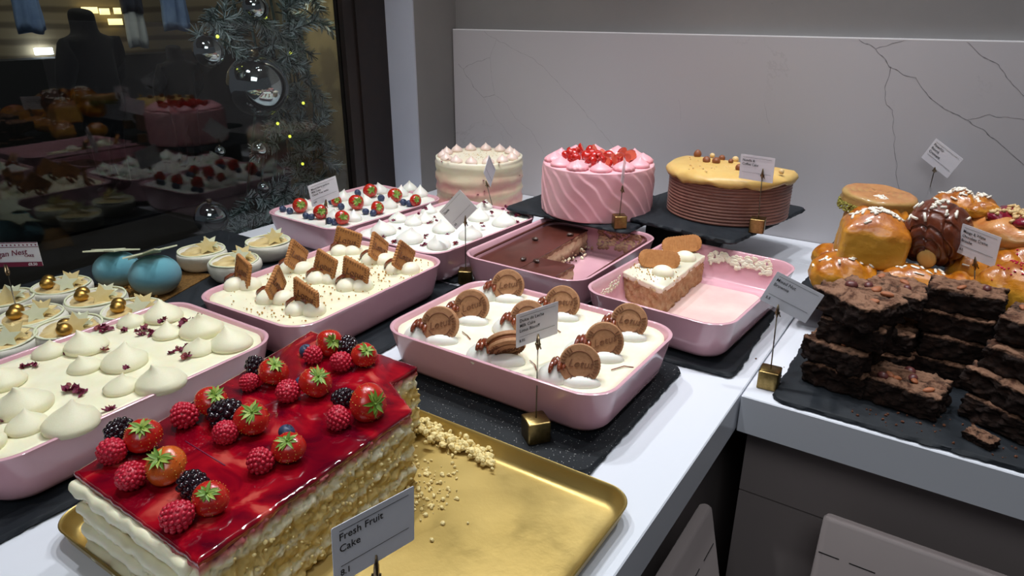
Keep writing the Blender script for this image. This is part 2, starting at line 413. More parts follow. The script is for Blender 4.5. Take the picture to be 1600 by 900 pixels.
def rrect(hx, hy, r, z=0.0, n=6, cx=0.0, cy=0.0, jit=0.0):
    r = min(r, hx - 1e-4, hy - 1e-4); P = []
    for (sx, sy, a0) in ((1, 1, 0), (-1, 1, 90), (-1, -1, 180), (1, -1, 270)):
        for k in range(n + 1):
            a = R_(a0 + 90 * k / n)
            P.append(Vector((cx + sx * (hx - r) + r * math.cos(a), cy + sy * (hy - r) + r * math.sin(a), z)))
    return P
def rrect_dense(hx, hy, r, z, step):
    base = rrect(hx, hy, r, z, 8); out = []
    for i in range(len(base)):
        a, b = base[i], base[(i + 1) % len(base)]; m = max(1, int((b - a).length / step))
        for k in range(m): out.append(a.lerp(b, k / m))
    return out


def blob_box(sx, sy, sz, res=20, rnd=0.25, amp=0.002, freq=60, seed=0, bulge=0.0, fn=None, topamp=1.0):
    mb = MB(); h = Vector((sx / 2, sy / 2, sz / 2)); rr = min(h) * rnd * 2; off = Vector((seed * 7.3, seed * 3.1, seed * 1.7))
    for ax in range(3):
        for sg in (-1, 1):
            v = []; f = []
            for i in range(res + 1):
                for j in range(res + 1):
                    p = [0, 0, 0]; p[ax] = sg; p[(ax + 1) % 3] = 2 * i / res - 1; p[(ax + 2) % 3] = 2 * j / res - 1
                    q = Vector((p[0] * h.x, p[1] * h.y, p[2] * h.z))
                    inn = Vector([max(-(h[k] - rr), min(h[k] - rr, q[k])) for k in range(3)])
                    d = q - inn
                    nrm = d.normalized() if d.length > 1e-9 else Vector([sg if k == ax else 0 for k in range(3)])
                    q = inn + nrm * rr
                    if bulge:
                        k_ = (1 - (q.x / h.x) ** 2) * (1 - (q.y / h.y) ** 2)
                        if q.z > 0: q.z += bulge * k_ * (q.z / h.z)
                    q += nrm * amp * (noise.fractal(q * freq + off, 0.9, 2.1, 5)) * (topamp if nrm.z > .7 else 1)
                    if fn: q = fn(q)
                    v.append(q)
            for i in range(res):
                for j in range(res):
                    a = i * (res + 1) + j; f.append((a, a + 1, a + res + 2, a + res + 1))
            mb.add(v, f)
    return mb


_tc = {}
def text_verts(s, size, shear=0.0, ext=0.0002, align='LEFT', bold=0.0):
    k = (s, size, shear, ext, align, bold)
    if k in _tc: return _tc[k]
    cu = bpy.data.curves.new('t', 'FONT'); cu.body = s; cu.size = size; cu.shear = shear; cu.extrude = ext; cu.align_x = align; cu.offset = bold; cu.resolution_u = 3
    ob = bpy.data.objects.new('t', cu); C.objects.link(ob)
    me = bpy.data.meshes.new_from_object(ob)
    r = ([tuple(v.co) for v in me.vertices], [tuple(p.vertices) for p in me.polygons])
    bpy.data.objects.remove(ob); bpy.data.curves.remove(cu); bpy.data.meshes.remove(me)
    _tc[k] = r; return r


# ================================================================ STRUCTURE
YW = 1.66      # splashback face
XG = -1.43     # glass plane
XL = -1.307    # left wall face
b = MB(); b.box((-0.2, 1.74, 0.45), (2.24, 0.12, 3.2)); b.box((-2.6, 1.74, -0.2), (0, 0, 0))
struct(b.build('wall_back', 'concrete_grey', smooth=False))
b = MB(); b.box(((XL + XG) / 2 - 0.04, 1.59, 0.45), (abs(XL - XG) + 0.08, 0.18, 3.2)); struct(b.build('wall_left', 'concrete_grey', smooth=False))
# pale window reveal facing the camera
b = MB(); b.box(((XL + XG) / 2 - 0.001, 1.4975, 0.45), (abs(XL - XG) + 0.002, 0.005, 3.0)); struct(b.build('trim_1', 'column_white', smooth=False))
b = MB(); b.box((-1.4, -0.9, 2.35), (6.0, 6.2, 0.1)); struct(b.build('ceiling', 'concrete_grey', smooth=False))
b = MB(); b.box((-1.4, 0.0, -0.97), (9.0, 9.0, 0.1)); struct(b.build('floor', 'floor_dark', smooth=False))
# splashback slab with traced veins
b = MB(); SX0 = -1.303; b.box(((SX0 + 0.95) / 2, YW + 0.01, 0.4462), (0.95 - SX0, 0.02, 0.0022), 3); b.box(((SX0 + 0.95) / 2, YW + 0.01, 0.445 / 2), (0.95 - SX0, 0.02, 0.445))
def vein(pts, wd, mi, seed, amp=0.004):
    P = [aty(x, y, YW - 0.0002) for x, y in pts]; Q = []
    for a, c in zip(P, P[1:]):
        m = max(2, int((c - a).length / 0.006))
        for k in range(m): Q.append(a.lerp(c, k / m))
    Q.append(P[-1]); v = []; f = []
    for i, q in enumerate(Q):
        o = Vector((noise.noise(Vector((i * .35, seed, 0))), 0, noise.noise(Vector((i * .35, seed, 9))))) * amp
        q = q + o; t = (Q[min(i + 1, len(Q) - 1)] - Q[max(0, i - 1)]).normalized(); nr = Vector((-t.z, 0, t.x))
        ww = wd * (0.35 + 0.9 * abs(noise.noise(Vector((i * .5, seed, 4)))))
        v += [q + nr * ww, q - nr * ww]
        if i: f.append((2 * i - 2, 2 * i - 1, 2 * i + 1, 2 * i))
    v = [Vector((p.x, YW - 0.0002, min(p.z, 0.444))) for p in v]
    b.add(v, f, mi)
V = [([(1342, 62), (1368, 76), (1391, 104), (1412, 117), (1430, 122), (1450, 150), (1475, 170), (1512, 188), (1535, 203), (1548, 212), (1600, 258)], .0011, 1),
     ([(1368, 76), (1395, 68), (1418, 62)], .0008, 1), ([(1391, 104), (1382, 140), (1383, 165), (1396, 172), (1398, 240), (1404, 300)], .0008, 1),
     ([(1510, 64), (1530, 85), (1560, 102), (1575, 122), (1600, 150)], .0009, 1), ([(1512, 188), (1545, 180), (1600, 188)], .0007, 1),
     ([(757, 50), (776, 61), (800, 75), (830, 90), (850, 105), (862, 120), (880, 138), (905, 165), (930, 195), (968, 240)], .0008, 2),
     ([(776, 61), (765, 90), (770, 130), (772, 148), (790, 160), (805, 185), (830, 205), (850, 240)], .0007, 2),
     ([(765, 90), (735, 100), (724, 108), (716, 100)], .0008, 1), ([(724, 108), (740, 135), (755, 153), (772, 148)], .0008, 1), ([(755, 153), (775, 185), (800, 215)], .0007, 2),
     ([(1060, 155), (1064, 175), (1062, 190)], .0005, 2), ([(1195, 160), (1200, 195)], .0005, 2)]
for i, (p, wd, mi) in enumerate(V): vein(p, wd, mi, i * 3.7)
o = b.build('splashback', ['marble_splash', 'vein', 'vein_faint', 'edge_highlight'], smooth=False)
tag(o, 'grey veined marble splashback panel standing along the back wall behind the cakes', 'splashback')

# countertops
def slab(name, x0, x1, y0, y1, z0, z1, mat, bev=0.0015):
    bb = MB(); cx, cy = (x0 + x1) / 2, (y0 + y1) / 2; hx, hy = (x1 - x0) / 2, (y1 - y0) / 2
    bb.loft([rrect(hx, hy, 0.002, z0, 2, cx, cy), rrect(hx, hy, 0.002, z1 - bev, 2, cx, cy), rrect(hx - bev, hy - bev, 0.002, z1, 2, cx, cy)])
    return bb.build(name, mat, smooth=False)
tag(slab('countertop', XG + 0.012, -0.1975, -0.45, 1.493, -0.0575, 0, 'marble_white'), 'long white marble worktop running from the window edge, carrying pink dishes and gold tray', 'worktop')
tag(slab('countertop', -0.1955, 0.95, 0.878, YW - 0.001, -0.0575, 0, 'marble_white'), 'white marble worktop on the right carrying brownies and pastries', 'worktop')
tag(slab('worktop_infill', XL + 0.001, -0.1975, 1.4945, YW - 0.001, -0.0575, 0, 'marble_white'), 'back strip of white marble worktop under the round cakes, against the splashback', 'worktop')

# cabinets below
b = MB(); b.box((-0.72, 0.5, -0.49), (0.96, 1.9, 0.86)); o = b.build('base_cabinet', 'cabinet', smooth=False)
tag(o, 'grey base cabinet under the long left worktop', 'cabinet')
b = MB(); b.box((0.38, 1.29, -0.1255), (1.14, 0.72, 0.13)); b.box((0.38, 1.29, -0.557), (1.14, 0.72, 0.726)); b.box((0.38, 1.3, -0.2), (1.12, 0.69, 0.1), 1)
o = b.build('base_cabinet', ['cabinet', 'cabinet_dark'], smooth=False)
tag(o, 'grey base cabinet with thin panel joint under the right worktop', 'cabinet')
def leaf(name, wd, ht, th, label, loc, rot):
    t = thing(name, label, 'cabinet door', loc, rot)
    bb = MB(); bb.loft([rrect(wd / 2, th / 2, th * .45, -ht, 4), rrect(wd / 2, th / 2, th * .45, -0.004, 4), rrect(wd / 2 - .003, th / 2 - .003, th * .3, 0, 4)])
    bb.build('door_panel', 'cabinet', t, True, 40)
    bb = MB(); x = -wd / 2 + 0.004; random.seed(3)
    while x < wd / 2 - 0.02:
        l_ = random.uniform(.015, .06); bb.box((x + l_ / 2, -th / 2 - 0.0002, -0.052), (l_, 0.0006, 0.0016)); x += l_ + random.uniform(.003, .02)
    bb.build('crack_line', 'cabinet_dark', t, False)
    return t
p = aty(1288, 803, 0.86)
leaf('flap_door', 0.62, 0.5, 0.02, 'pale grey tilted flap door with chipped dark line under right worktop', (p.x + 0.31, 0.86, p.z), (R_(-7), 0, 0))
p1 = at(1108, 787, -0.13); 
leaf('flap_door', 0.50, 0.5, 0.02, 'narrow pale grey flap door tilting out below the left worktop', (p1.x - .004, p1.y - 0.25, -0.13), (R_(-12), 0, R_(90)))

# window: frame, glass
b = MB()
b.box((XG, 1.44, 0.45), (0.05, 0.11, 3.0)); b.box((XG + 0.002, 1.365, 0.45), (0.035, 0.04, 3.0))
o = b.build('window_1', 'frame_dark', smooth=False); struct(o)
g = MB(); g.box((XG, 0.02, 0.6), (0.006, 2.65, 2.7)); gl = g.build('glass_pane', 'glass', smooth=False)
gl.parent = o
g = MB(); g.box((XG, 0.05, -0.78), (0.05, 2.72, 0.5)); g2 = g.build('window_sill', 'frame_dark', o, False)

# ================================================================ OUTSIDE THE WINDOW
b = MB(); pw = atx(520, 150, -1.78); b.box((-1.80, pw.y + 0.0, 0.3), (0.06, 0.34, 2.8)); o = b.build('wooden_post', 'post_wood', smooth=False)
tag(o, 'weathered wooden post outside the window behind the frosted garland', 'post')
# distant lit display wall
b = MB(); b.box((-5.2, 2.4, 0.6), (0.1, 5.0, 1.15)); o = b.build('display_wall', 'plank_wall', smooth=False)
tag(o, 'distant lit planked display wall seen dimly through the window at top left', 'wall')
b = MB(); _pz = atx(170, 88, -4.85).z; b.box((-5.0, 2.4, (_pz - .9) / 2), (0.2, 5.0, _pz + .9)); o = b.build('display_plinth', 'coat_black', smooth=False)
tag(o, 'long black plinth below the distant lit display wall outside', 'plinth')
def garment(name, label, px0, px1, py0, py1, mat, X, mat2=None):
    a = atx((px0 + px1) / 2, py0, X); c_ = atx((px0 + px1) / 2, py1, X)
    l_ = atx(px0, py1, X); r_ = atx(px1, py1, X); wd = abs(r_.y - l_.y); bb = MB(); hh = 0.35 + (a.z - c_.z)
    loops = []
    for k in range(13):
        t = k / 12; z = c_.z + hh * t; L = []
        for i in range(32):
            an = 2 * math.pi * i / 32; w_ = wd * (.5 - .06 * t) * (1 + .04 * math.sin(5 * t * 3))
            fo = .02 * math.sin(an * 7 + t * 2) * (1 - t * .6)
            L.append(Vector((X + (.05 + fo) * math.sin(an), (l_.y + r_.y) / 2 + w_ * math.cos(an), z + 0.015 * math.sin(an * 3 + 1) * (1 - t))))
        loops.append(L)
    bb.loft(loops); t_ = thing(name, label, 'garment')
    bb.build('cloth', mat, t_)
    if mat2:
        bb = MB(); bb.loft([[Vector((X + (p.x - X) * 1.25, l_.y * .5 + r_.y * .5 + (p.y - (l_.y + r_.y) / 2) * 1.06, p.z)) for p in L] for L in loops[4:]]); bb.build('jacket', mat2, t_)
garment('hanging_shirt', 'pale blue garment hanging in the distant display, nearest the top left corner', 28, 72, 0, 50, 'shirt_blue', -4.9)
garment('hanging_shirt', 'white trousers under a navy jacket hanging in the distant display', 203, 232, 0, 72, 'shirt_white', -4.9, 'shirt_navy')
garment('hanging_shirt', 'light blue shirt hanging in the distant display beside the garland', 257, 297, 0, 46, 'shirt_blue', -4.9)
for i, (x, y, wpx) in enumerate([(140, 16, 22), (163, 18, 14), (183, 17, 10), (180, 34, 20), (68, 80, 24)]):
    q = atx(x, y, -5.1); bb = MB(); wd = wpx * dep(q) / FPX * 1.1
    bb.loft([rrect(wd / 2, .012, .011, -.02), rrect(wd / 2, .012, .011, .02)], M=Matrix.Translation(q) @ Matrix.Rotation(R_(90), 4, 'Z'))
    o = bb.build('display_lamp', 'warm_lamp' if i < 4 else 'strip_lamp'); tag(o, ['warm lit lamp bar on the distant wall, beside the dark figure', 'warm lit lamp bar, second along the distant wall', 'small warm lamp bar nearest the navy jacket', 'lower warm lamp bar on the distant wall', 'white lit lamp below the blue garment in distance'][i], 'lamp', 'distant lamps')
# passer-by (dark hooded figure), skinned body
def person(px, pytop, X, hpx, label, yaw=0.0):
    hd = atx(px, pytop, X); s = hpx * dep(hd) / FPX / 0.24
    t = Vector((hd.x, hd.y, hd.z - 0.12 * s))
    J = {'pel': (0, 0, -.72), 'ch': (0, 0, -.42), 'nk': (0, 0, -.16), 'hd': (.01, 0, 0), 'hd2': (.0, 0, .06), 'sl': (0, .22, -.27), 'el': (.02, .30, -.52), 'hl': (.14, .24, -.70), 'sr': (0, -.22, -.27), 'er': (.02, -.30, -.52), 'hr': (.14, -.24, -.70), 'kl': (.02, .1, -1.12), 'fl': (0, .11, -1.50), 'tl': (.12, .12, -1.54), 'kr': (.02, -.1, -1.12), 'fr': (0, -.11, -1.50), 'tr': (.12, -.12, -1.54)}
    rad = dict(pel=.2, ch=.2, nk=.1, hd=.115, hd2=.09, sl=.11, el=.08, hl=.045, sr=.11, er=.08, hr=.045, kl=.075, fl=.05, tl=.045, kr=.075, fr=.05, tr=.045)
    E = [('pel', 'ch'), ('ch', 'nk'), ('nk', 'hd'), ('hd', 'hd2'), ('ch', 'sl'), ('sl', 'el'), ('el', 'hl'), ('ch', 'sr'), ('sr', 'er'), ('er', 'hr'), ('pel', 'kl'), ('kl', 'fl'), ('fl', 'tl'), ('pel', 'kr'), ('kr', 'fr'), ('fr', 'tr')]
    ks = list(J); me = bpy.data.meshes.new('person'); me.from_pydata([Vector(J[k]) * s for k in ks], [(ks.index(a), ks.index(c)) for a, c in E], [])
    me.materials.append(MAT['coat_black'])
    o = bpy.data.objects.new('person', me); C.objects.link(o); o.location = t; o.rotation_euler = (0, 0, yaw)
    m = o.modifiers.new('s', 'SKIN'); m.use_smooth_shade = True; m2 = o.modifiers.new('b', 'SUBSURF'); m2.levels = 2; m2.render_levels = 2
    for i, k in enumerate(ks):
        sv = me.skin_vertices[0].data[i]; sv.radius = (rad[k] * s, rad[k] * s); sv.use_root = (k == 'pel')
    return tag(o, label, 'person')
person(122, 0, -4.0, 44, 'person in a dark hooded coat standing outside beyond the window', R_(200))
person(268, 62, -4.2, 28, 'smaller person in black, head just above the dark plinth outside', R_(180))
# frosted garland
def needles(bb, p, d, L, n, rng):
    d = d.normalized(); o1 = d.orthogonal().normalized(); o2 = d.cross(o1)
    bb.tube([p, p + d * L], [0.0026, 0.0014], 4)
    for k in range(n):
        t = .25 + .75 * rng.random(); a = rng.random() * 6.283; base = p + d * (L * t)
        dr = (d * rng.uniform(.5, 1.2) + (o1 * math.cos(a) + o2 * math.sin(a))).normalized(); l_ = rng.uniform(.022, .036)
        sd = dr.cross(Vector((rng.random() - .5, rng.random() - .5, rng.random() - .5))).normalized() * 0.0014
        e = base + dr * l_; mi = 1 if rng.random() < .62 else 0
        bb.add([base + sd, base - sd, e - sd * .6, e + sd * .6], [(0, 1, 2, 3)], mi)
rng = random.Random(5)
gt = thing('christmas_garland', 'frosted green christmas garland hanging outside the window beside the post', 'garland')
outline = [(430, 5, 55), (415, 40, 65), (435, 75, 50), (448, 110, 42), (460, 145, 36), (466, 180, 32), (462, 215, 34), (465, 250, 34), (450, 285, 45), (425, 305, 50), (345, 25, 35), (485, 0, 14), (340, 55, 25), (400, 330, 45)]
for i, (x, y, wpx) in enumerate(outline):
    bb = MB()
    for k in range(7):
        q = atx(x + rng.uniform(-wpx, wpx) * .8, y + rng.uniform(-24, 24), -1.70 + rng.uniform(-.05, .09))
        d = Vector((rng.uniform(.0, .8), rng.uniform(-1, 1), rng.uniform(-1, .6))); needles(bb, q, d, rng.uniform(.06, .10), 110, rng)
    bb.build('branch', ['pine', 'frost'], gt, False)
bb = MB()
for k in range(6): bb.tube([atx(350 + 20 * k, -60, -1.72), atx(400 + 18 * k, 160, -1.74), atx(380 + 22 * k, 360, -1.70)], .004, 5)
bb.build('stem', 'pine', gt)
for i, (x, y, r, lb) in enumerate([(402, 134, 47, 'large mirrored silver bauble hanging in the garland, left of the wooden post'), (325, 80, 24, 'medium silver bauble above and left of the largest one'), (398, 12, 20, 'silver bauble at the top edge of the window, cut by the frame'), (405, 233, 13, 'small silver bauble low in the garland below the largest one'), (411, 293, 10, 'tiny bright silver bauble lowest in the garland'), (343, 236, 8, 'tiny silver bauble hanging low at the left of the garland'), (330, 340, 26, 'dim silver bauble low behind the berry-topped dish')]):
    q = atx(x, y, -1.58); rr = r * dep(q) / FPX; t = thing('bauble', lb, 'bauble', q, (0, 0, 0), 'silver baubles outside')
    bb = MB(); bb.sphere((0, 0, 0), rr, 40, 24); bb.build('ball', 'bauble', t)
    bb = MB(); bb.lathe([(rr * .16, rr * .97), (rr * .16, rr * 1.14), (rr * .05, rr * 1.16)], 12); bb.build('cap', 'clip_metal', t)
for i, (x, y) in enumerate([(453, 83), (452, 213), (473, 161), (345, 88), (472, 256), (414, 27), (433, 193), (339, 57)]):
    q = atx(x, y, -1.60); bb = MB(); bb.sphere(q, 0.0042, 10, 8); o = bb.build('fairy_light', 'fairy'); tag(o, 'tiny yellow-green fairy light bulb glowing among the frosted garland needles', 'light bulb', 'fairy lights in the garland')
spot('outside_fill', (-1.50, 0.35, 1.5), (-1.72, 1.25, 0.3), 17, R_(60), .8, .08, (0.85, 0.93, 1.0))  # added light to brighten the garland, no actual lamp here
spot('outside_fill', (-1.52, 1.46, 0.95), (-1.80, 1.78, 0.2), 22, R_(60), .8, .08, (1.0, 0.93, 0.75))  # added light so the wooden post shows, no actual lamp here
area('display_light', (-4.2, 2.2, 1.9), (-5.2, 2.2, 0.5), 14, 2.5, .3, (1.0, .93, .8))

# ================================================================ SLATES
def slate(name, x0, x1, y0, y1, ztop, label, rot=0.0, th=0.007, mat='slate', pivot=None, seed=1):
    cx, cy = (x0 + x1) / 2, (y0 + y1) / 2; hx, hy = (x1 - x0) / 2, (y1 - y0) / 2
    base = rrect_dense(hx, hy, 0.018, 0, 0.004); loops = []
    for (z, am, ins) in ((ztop - th, .003, .001), (ztop - th * .55, .0035, -.001), (ztop - .001, .0018, .0015), (ztop, .0012, .0035)):
        L = []
        for p in base:
            d = Vector((p.x / hx, p.y / hy, 0)).normalized()
            e = noise.fractal(Vector((p.x * 60, p.y * 60, z * 500 + seed * 9)), .9, 2, 4) * am - ins
            L.append(Vector((p.x, p.y, z)) + d * e)
        loops.append(L)
    bb = MB(); bb.loft(loops); o = bb.build(name, mat, None, True, 35, (cx, cy, 0), (0, 0, R_(rot)))
    return tag(o, label, 'slate board')
ZS = 0.008
slate('slate_board', -.655, -.288, .588, .9, ZS, 'black slate board under the dish of round biscuits', 0, mat='slate_dusty', seed=1)
slate('slate_board', -1.005, -.70, .60, .97, ZS, 'black slate board under the dish of square biscuits', 0, seed=2)
slate('slate_board', -1.03, -.728, .15, .59, ZS, 'black slate board under the large cream dish at left', 0, seed=3)
slate('slate_board', -.50, -.222, .908, 1.19, ZS, 'black slate board under the half-empty pink dish', 2, seed=4)
slate('slate_board', -.765, -.51, .915, 1.24, ZS, 'black slate board under the cocoa-topped dish', 0, mat='slate_dusty', seed=5)
slate('slate_board', -1.04, -.78, .985, 1.24, ZS, 'black slate board under the rose petal meringue dish', 0, seed=6)
slate('slate_board', -1.40, -1.04, .20, .90, .03, 'dark slate board carrying the white nests and blue domes', 0, th=.012, seed=7)
ZH = 0.098
sl = slate('slate_board', -.645, -.345, 1.27, 1.61, ZH, 'raised black slate board under the chocolate cake half', 0, th=.008, seed=8)
# rotate about its front right corner
pc = at(1145, 378, ZH); ang = R_(-10.5); off = Matrix.Rotation(ang, 3, 'Z') @ Vector((-.15, .17, 0)); sl.location = (pc.x + off.x, pc.y + off.y, 0); sl.rotation_euler = (0, 0, ang)
sl2 = slate('slate_board', -.84, -.53, 1.238, 1.54, .088, 'raised black slate board under the pink strawberry cake', -3, th=.007, seed=9)
for (x, y, zt, lb) in [(-.50, 1.47, ZH - .009, 'black riser block under the chocolate cake slate'), (-.70, 1.40, .080, 'black riser block under the pink cake slate')]:
    bb = MB(); bb.loft([rrect(.07, .07, .006, 0.0005, 3, x, y), rrect(.07, .07, .006, zt, 3, x, y)]); tag(bb.build('riser_block', 'cabinet_dark', None, False), lb, 'stand')
slate('slate_board', -.158, .62, .884, 1.13, .007, 'long black slate board under the brownies along the worktop edge', 0, seed=10)
slate('slate_board', -.2, .62, 1.15, 1.6, .05, 'black slate board under the brioches and pastries', 0, th=.008, seed=11)
bb = MB(); bb.box((.23, 1.4, .0205), (.6, .3, .04)); tag(bb.build('riser_block', 'cabinet_dark', None, False), 'black riser block under the pastry slate', 'stand')

# ================================================================ DISHES
DL, DW, DH = .362, .252, .068
def dish_mesh():
    bb = MB(); hx, hy = DL / 2, DW / 2; loops = []
    for (z, ins, r) in ((0, .030, .03), (.001, .024, .032), (.005, .017, .035), (.012, .012, .038), (.03, .008, .04), (.058, .0025, .042), (.064, .0005, .044), (.067, .0, .044), (.068, .0015, .043), (.0678, .004, .041), (.066, .0055, .04), (.055, .008, .038), (.025, .014, .034), (.013, .018, .032), (.009, .024, .028), (.0075, .034, .022)):
        loops.append(rrect(hx - ins, hy - ins, r, z, 9))
    bb.loft(loops); return bb.mesh('dish', ['pink_ceramic'], True, 60)
DISH = dish_mesh()
def dish(cx, cy, rot, label, z=ZS, sc=(1, 1, 1)):
    o = put('serving_dish', DISH, None, (cx, cy, z + .0003), (0, 0, R_(rot))); o.scale = sc
    return tag(o, label, 'dish', 'pink ceramic serving dishes')
def filling(parent, mat, seed, top=.061, amp=.0012, freq=18, bot=.03, edge=.0015, crack=False, hx=DL / 2, hy=DW / 2):
    bb = MB(); loops = []
    loops.append(rrect(hx - .0135, hy - .0135, .034, bot, 9)); loops.append(rrect(hx - .0098, hy - .0098, .036, top - .004, 9))
    for k in range(16):
        t = 1 - k / 16.0; L = []
        for p in rrect((hx - .0102) * t if t > 0 else 0, (hy - .0102) * t, .036 * t, top, 9):
            zz = top + amp * noise.fractal(Vector((p.x * freq, p.y * freq, seed)), .9, 2, 4) + (edge if k == 0 else 0)
            L.append(Vector((p.x, p.y, zz)))
        loops.append(L)
    bb.loft(loops, 0, True, True); return bb.build('filling', mat, parent)
def kiss_mesh(r, h, seed, bend=.25, mat='cream', ridges=.03):
    rg = random.Random(seed); ba = rg.random() * 6.28; P = []
    prof = [(.84, 0), (.97, .06), (1, .16), (.96, .28), (.84, .40), (.66, .52), (.46, .64), (.29, .75), (.16, .85), (.07, .94), (.005, 1)]
    def f(p, a):
        t = p.z / h; k = bend * r * t ** 3; wob = 1 + ridges * math.sin(a * 2 + t * 9 + seed) + ridges * math.sin(t * 22 + a)
        return Vector((p.x * wob + k * math.cos(ba), p.y * wob + k * math.sin(ba), p.z))
    bb = MB(); bb.lathe([(a * r, c * h) for a, c in prof], 24, 0, None, f)
    return bb.mesh('kiss', [mat])
def local(o, p):   # world point into the frame of an unscaled upright thing
    return Matrix.Rotation(-o.rotation_euler.z, 3, 'Z') @ (Vector(p) - o.location)

# --- D1 milk cake, round biscuits
d1c = (-.474, .763)
dish(*d1c, -.6, 'pink ceramic dish holding cream cake with round sandwich biscuits', sc=(1, .975, 1))
cake1 = thing('cream_cake', 'smooth cream cake in pink dish topped with caramel dollops beneath round biscuits', 'cake', (*d1c, ZS), (0, 0, R_(-.6)))
filling(cake1, 'cream', 3, .0605, hy=DW / 2 * .975)
def disc_scallop(r, t, n=40, am=.012):
    return lambda p, a: Vector((p.x * (1 + am * abs(math.sin(a * n / 2))), p.y * (1 + am * abs(math.sin(a * n / 2))), p.z))
def round_biscuit_meshes():
    r, t = .0257, .0058; f = disc_scallop(r, t)
    top = MB(); top.lathe([(r * .97, .0026), (r, .0035), (r, .0026 + t * .8), (r * .95, .0026 + t), (r * .2, .0026 + t), (0, .0026 + t)], 80, 0, None, f)
    zt = .0026 + t
    for k in range(34):
        a = 2 * math.pi * k / 34
        if 0.6 < a < 2.3 or 3.5 < a < 4.3: continue
        Mx = Matrix.Rotation(a, 4, 'Z')
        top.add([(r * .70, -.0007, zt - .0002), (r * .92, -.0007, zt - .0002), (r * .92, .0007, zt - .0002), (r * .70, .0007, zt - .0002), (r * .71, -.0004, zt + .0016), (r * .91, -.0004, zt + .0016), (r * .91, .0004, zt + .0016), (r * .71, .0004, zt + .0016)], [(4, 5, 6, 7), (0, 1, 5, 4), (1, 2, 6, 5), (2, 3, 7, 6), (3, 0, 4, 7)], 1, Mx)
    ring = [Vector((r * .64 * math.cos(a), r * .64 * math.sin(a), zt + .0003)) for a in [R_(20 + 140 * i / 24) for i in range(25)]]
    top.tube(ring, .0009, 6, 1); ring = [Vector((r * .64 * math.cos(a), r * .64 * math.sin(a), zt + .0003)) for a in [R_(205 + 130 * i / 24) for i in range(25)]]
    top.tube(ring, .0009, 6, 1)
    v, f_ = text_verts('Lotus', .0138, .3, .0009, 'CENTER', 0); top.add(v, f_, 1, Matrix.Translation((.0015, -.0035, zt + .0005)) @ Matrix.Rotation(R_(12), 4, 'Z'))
    bot = MB(); bot.lathe([(r * .95, -.0026 - t), (r, -.0026 - t * .8), (r, -.0033), (r * .97, -.0026)], 80, 0, None, f)
    mid = MB(); mid.lathe([(r * .9, -.0026), (r * .93, 0), (r * .9, .0026)], 40)
    return top.mesh('a', ['biscuit', 'biscuit_mark_shade'], True, 35), bot.mesh('b', ['biscuit'], True, 35), mid.mesh('c', ['biscuit_cream'])
RB = round_biscuit_meshes()
BI = [(688, 507, 28, 6, 24), (737, 479, 28, 10, 20), (794, 446, 28, -2, 24), (826, 497, 26, 4, 28), (879, 473, 22, -8, 26), (790, 538, 48, 0, -38), (944, 533, 26, 8, 22), (906, 569, 26, -14, 26), (983, 502, 22, -16, 26)]
lbl1 = ['front left corner', 'second from the left, behind the front-left one', 'back left corner', 'half hidden behind the price card', 'just behind the right of the price card', 'tipped almost flat below the price card', 'middle of the right-hand cluster', 'nearest the front edge on the right', 'back right corner']
dolM = [kiss_mesh(.0225, .032, s, .2, 'cream_white', .02) for s in (1, 2, 3)]
lump = MB(); lump.sphere((0, 0, .004), .021, 24, 14, 0, (1.15, .62, .52)); lump = lump.mesh('l', ['cream_white'])
def caramel_mesh(seed):
    rg = random.Random(seed); bb = MB()
    for k in range(4):
        x0 = (k - 1.5) * .0046 + rg.uniform(-.0008, .0008); P = []; e = rg.uniform(.75, 1.05)
        for i in range(10):
            an = -.8 + (1.25 + .35) * i / 9 * e
            P.append((x0 * (1 + .3 * abs(an)), -.0225 * math.sin(an), .0005 + .0272 * max(.05, math.cos(an * 1.02)) * (1 - .12 * abs(x0) / .007)))
        bb.tube(P, [.0014, .0026, .0032, .0033, .0033, .0033, .0033, .0032, .003, .0018], 8)
    return bb.mesh('car', ['caramel'])
CAR = [caramel_mesh(s) for s in (1, 2, 3)]
for i, (x, y, yaw, roll, lean) in enumerate(BI):
    zb = ZS + .0605
    w_ = at(x, y, zb + .021)
    t = thing('round_biscuit', 'round caramel sandwich biscuit in cream, ' + lbl1[i], 'biscuit', w_, (0, 0, 0), 'round biscuits on the cream cake')
    t.rotation_euler = (Matrix.Rotation(R_(yaw), 3, 'Z') @ Matrix.Rotation(R_(90 - lean), 3, 'X') @ Matrix.Rotation(R_(roll), 3, 'Z')).to_euler()
    put('top_wafer', RB[0], t); put('bottom_wafer', RB[1], t); put('cream_layer', RB[2], t)
    yaw = min(yaw, 30)
    fwd = Matrix.Rotation(R_(yaw), 3, 'Z') @ Vector((0, -1, 0)); side = Matrix.Rotation(R_(yaw), 3, 'Z') @ Vector((1, 0, 0))
    g = Vector((w_.x, w_.y, zb - .003))
    q = local(cake1, g + fwd * .012 + side * .003); k1 = put('cream_mound', lump, cake1, q, (0, 0, R_(yaw)))
    q = local(cake1, g - side * .031 - fwd * .002); k2 = put('cream_dollop', dolM[i % 3], cake1, q); put('caramel_drizzle', CAR[i % 3], k2, (.005, .0, .0012), (0, 0, R_(yaw - 8)))
bb = MB()
for (a, c_, d_) in [((828, 563), (836, 570), (838, 578)), ((955, 578), (975, 572), (990, 574)), ((858, 505), (870, 515), (876, 519)), ((722, 518), (730, 524), (735, 530))]:
    bb.tube([at(*q, ZS + .0625) for q in (a, c_, d_)], .0008, 5)
o = bb.build('caramel_thread', 'caramel'); 
for v_ in o.data.vertices: v_.co = local(cake1, v_.co)
o.parent = cake1

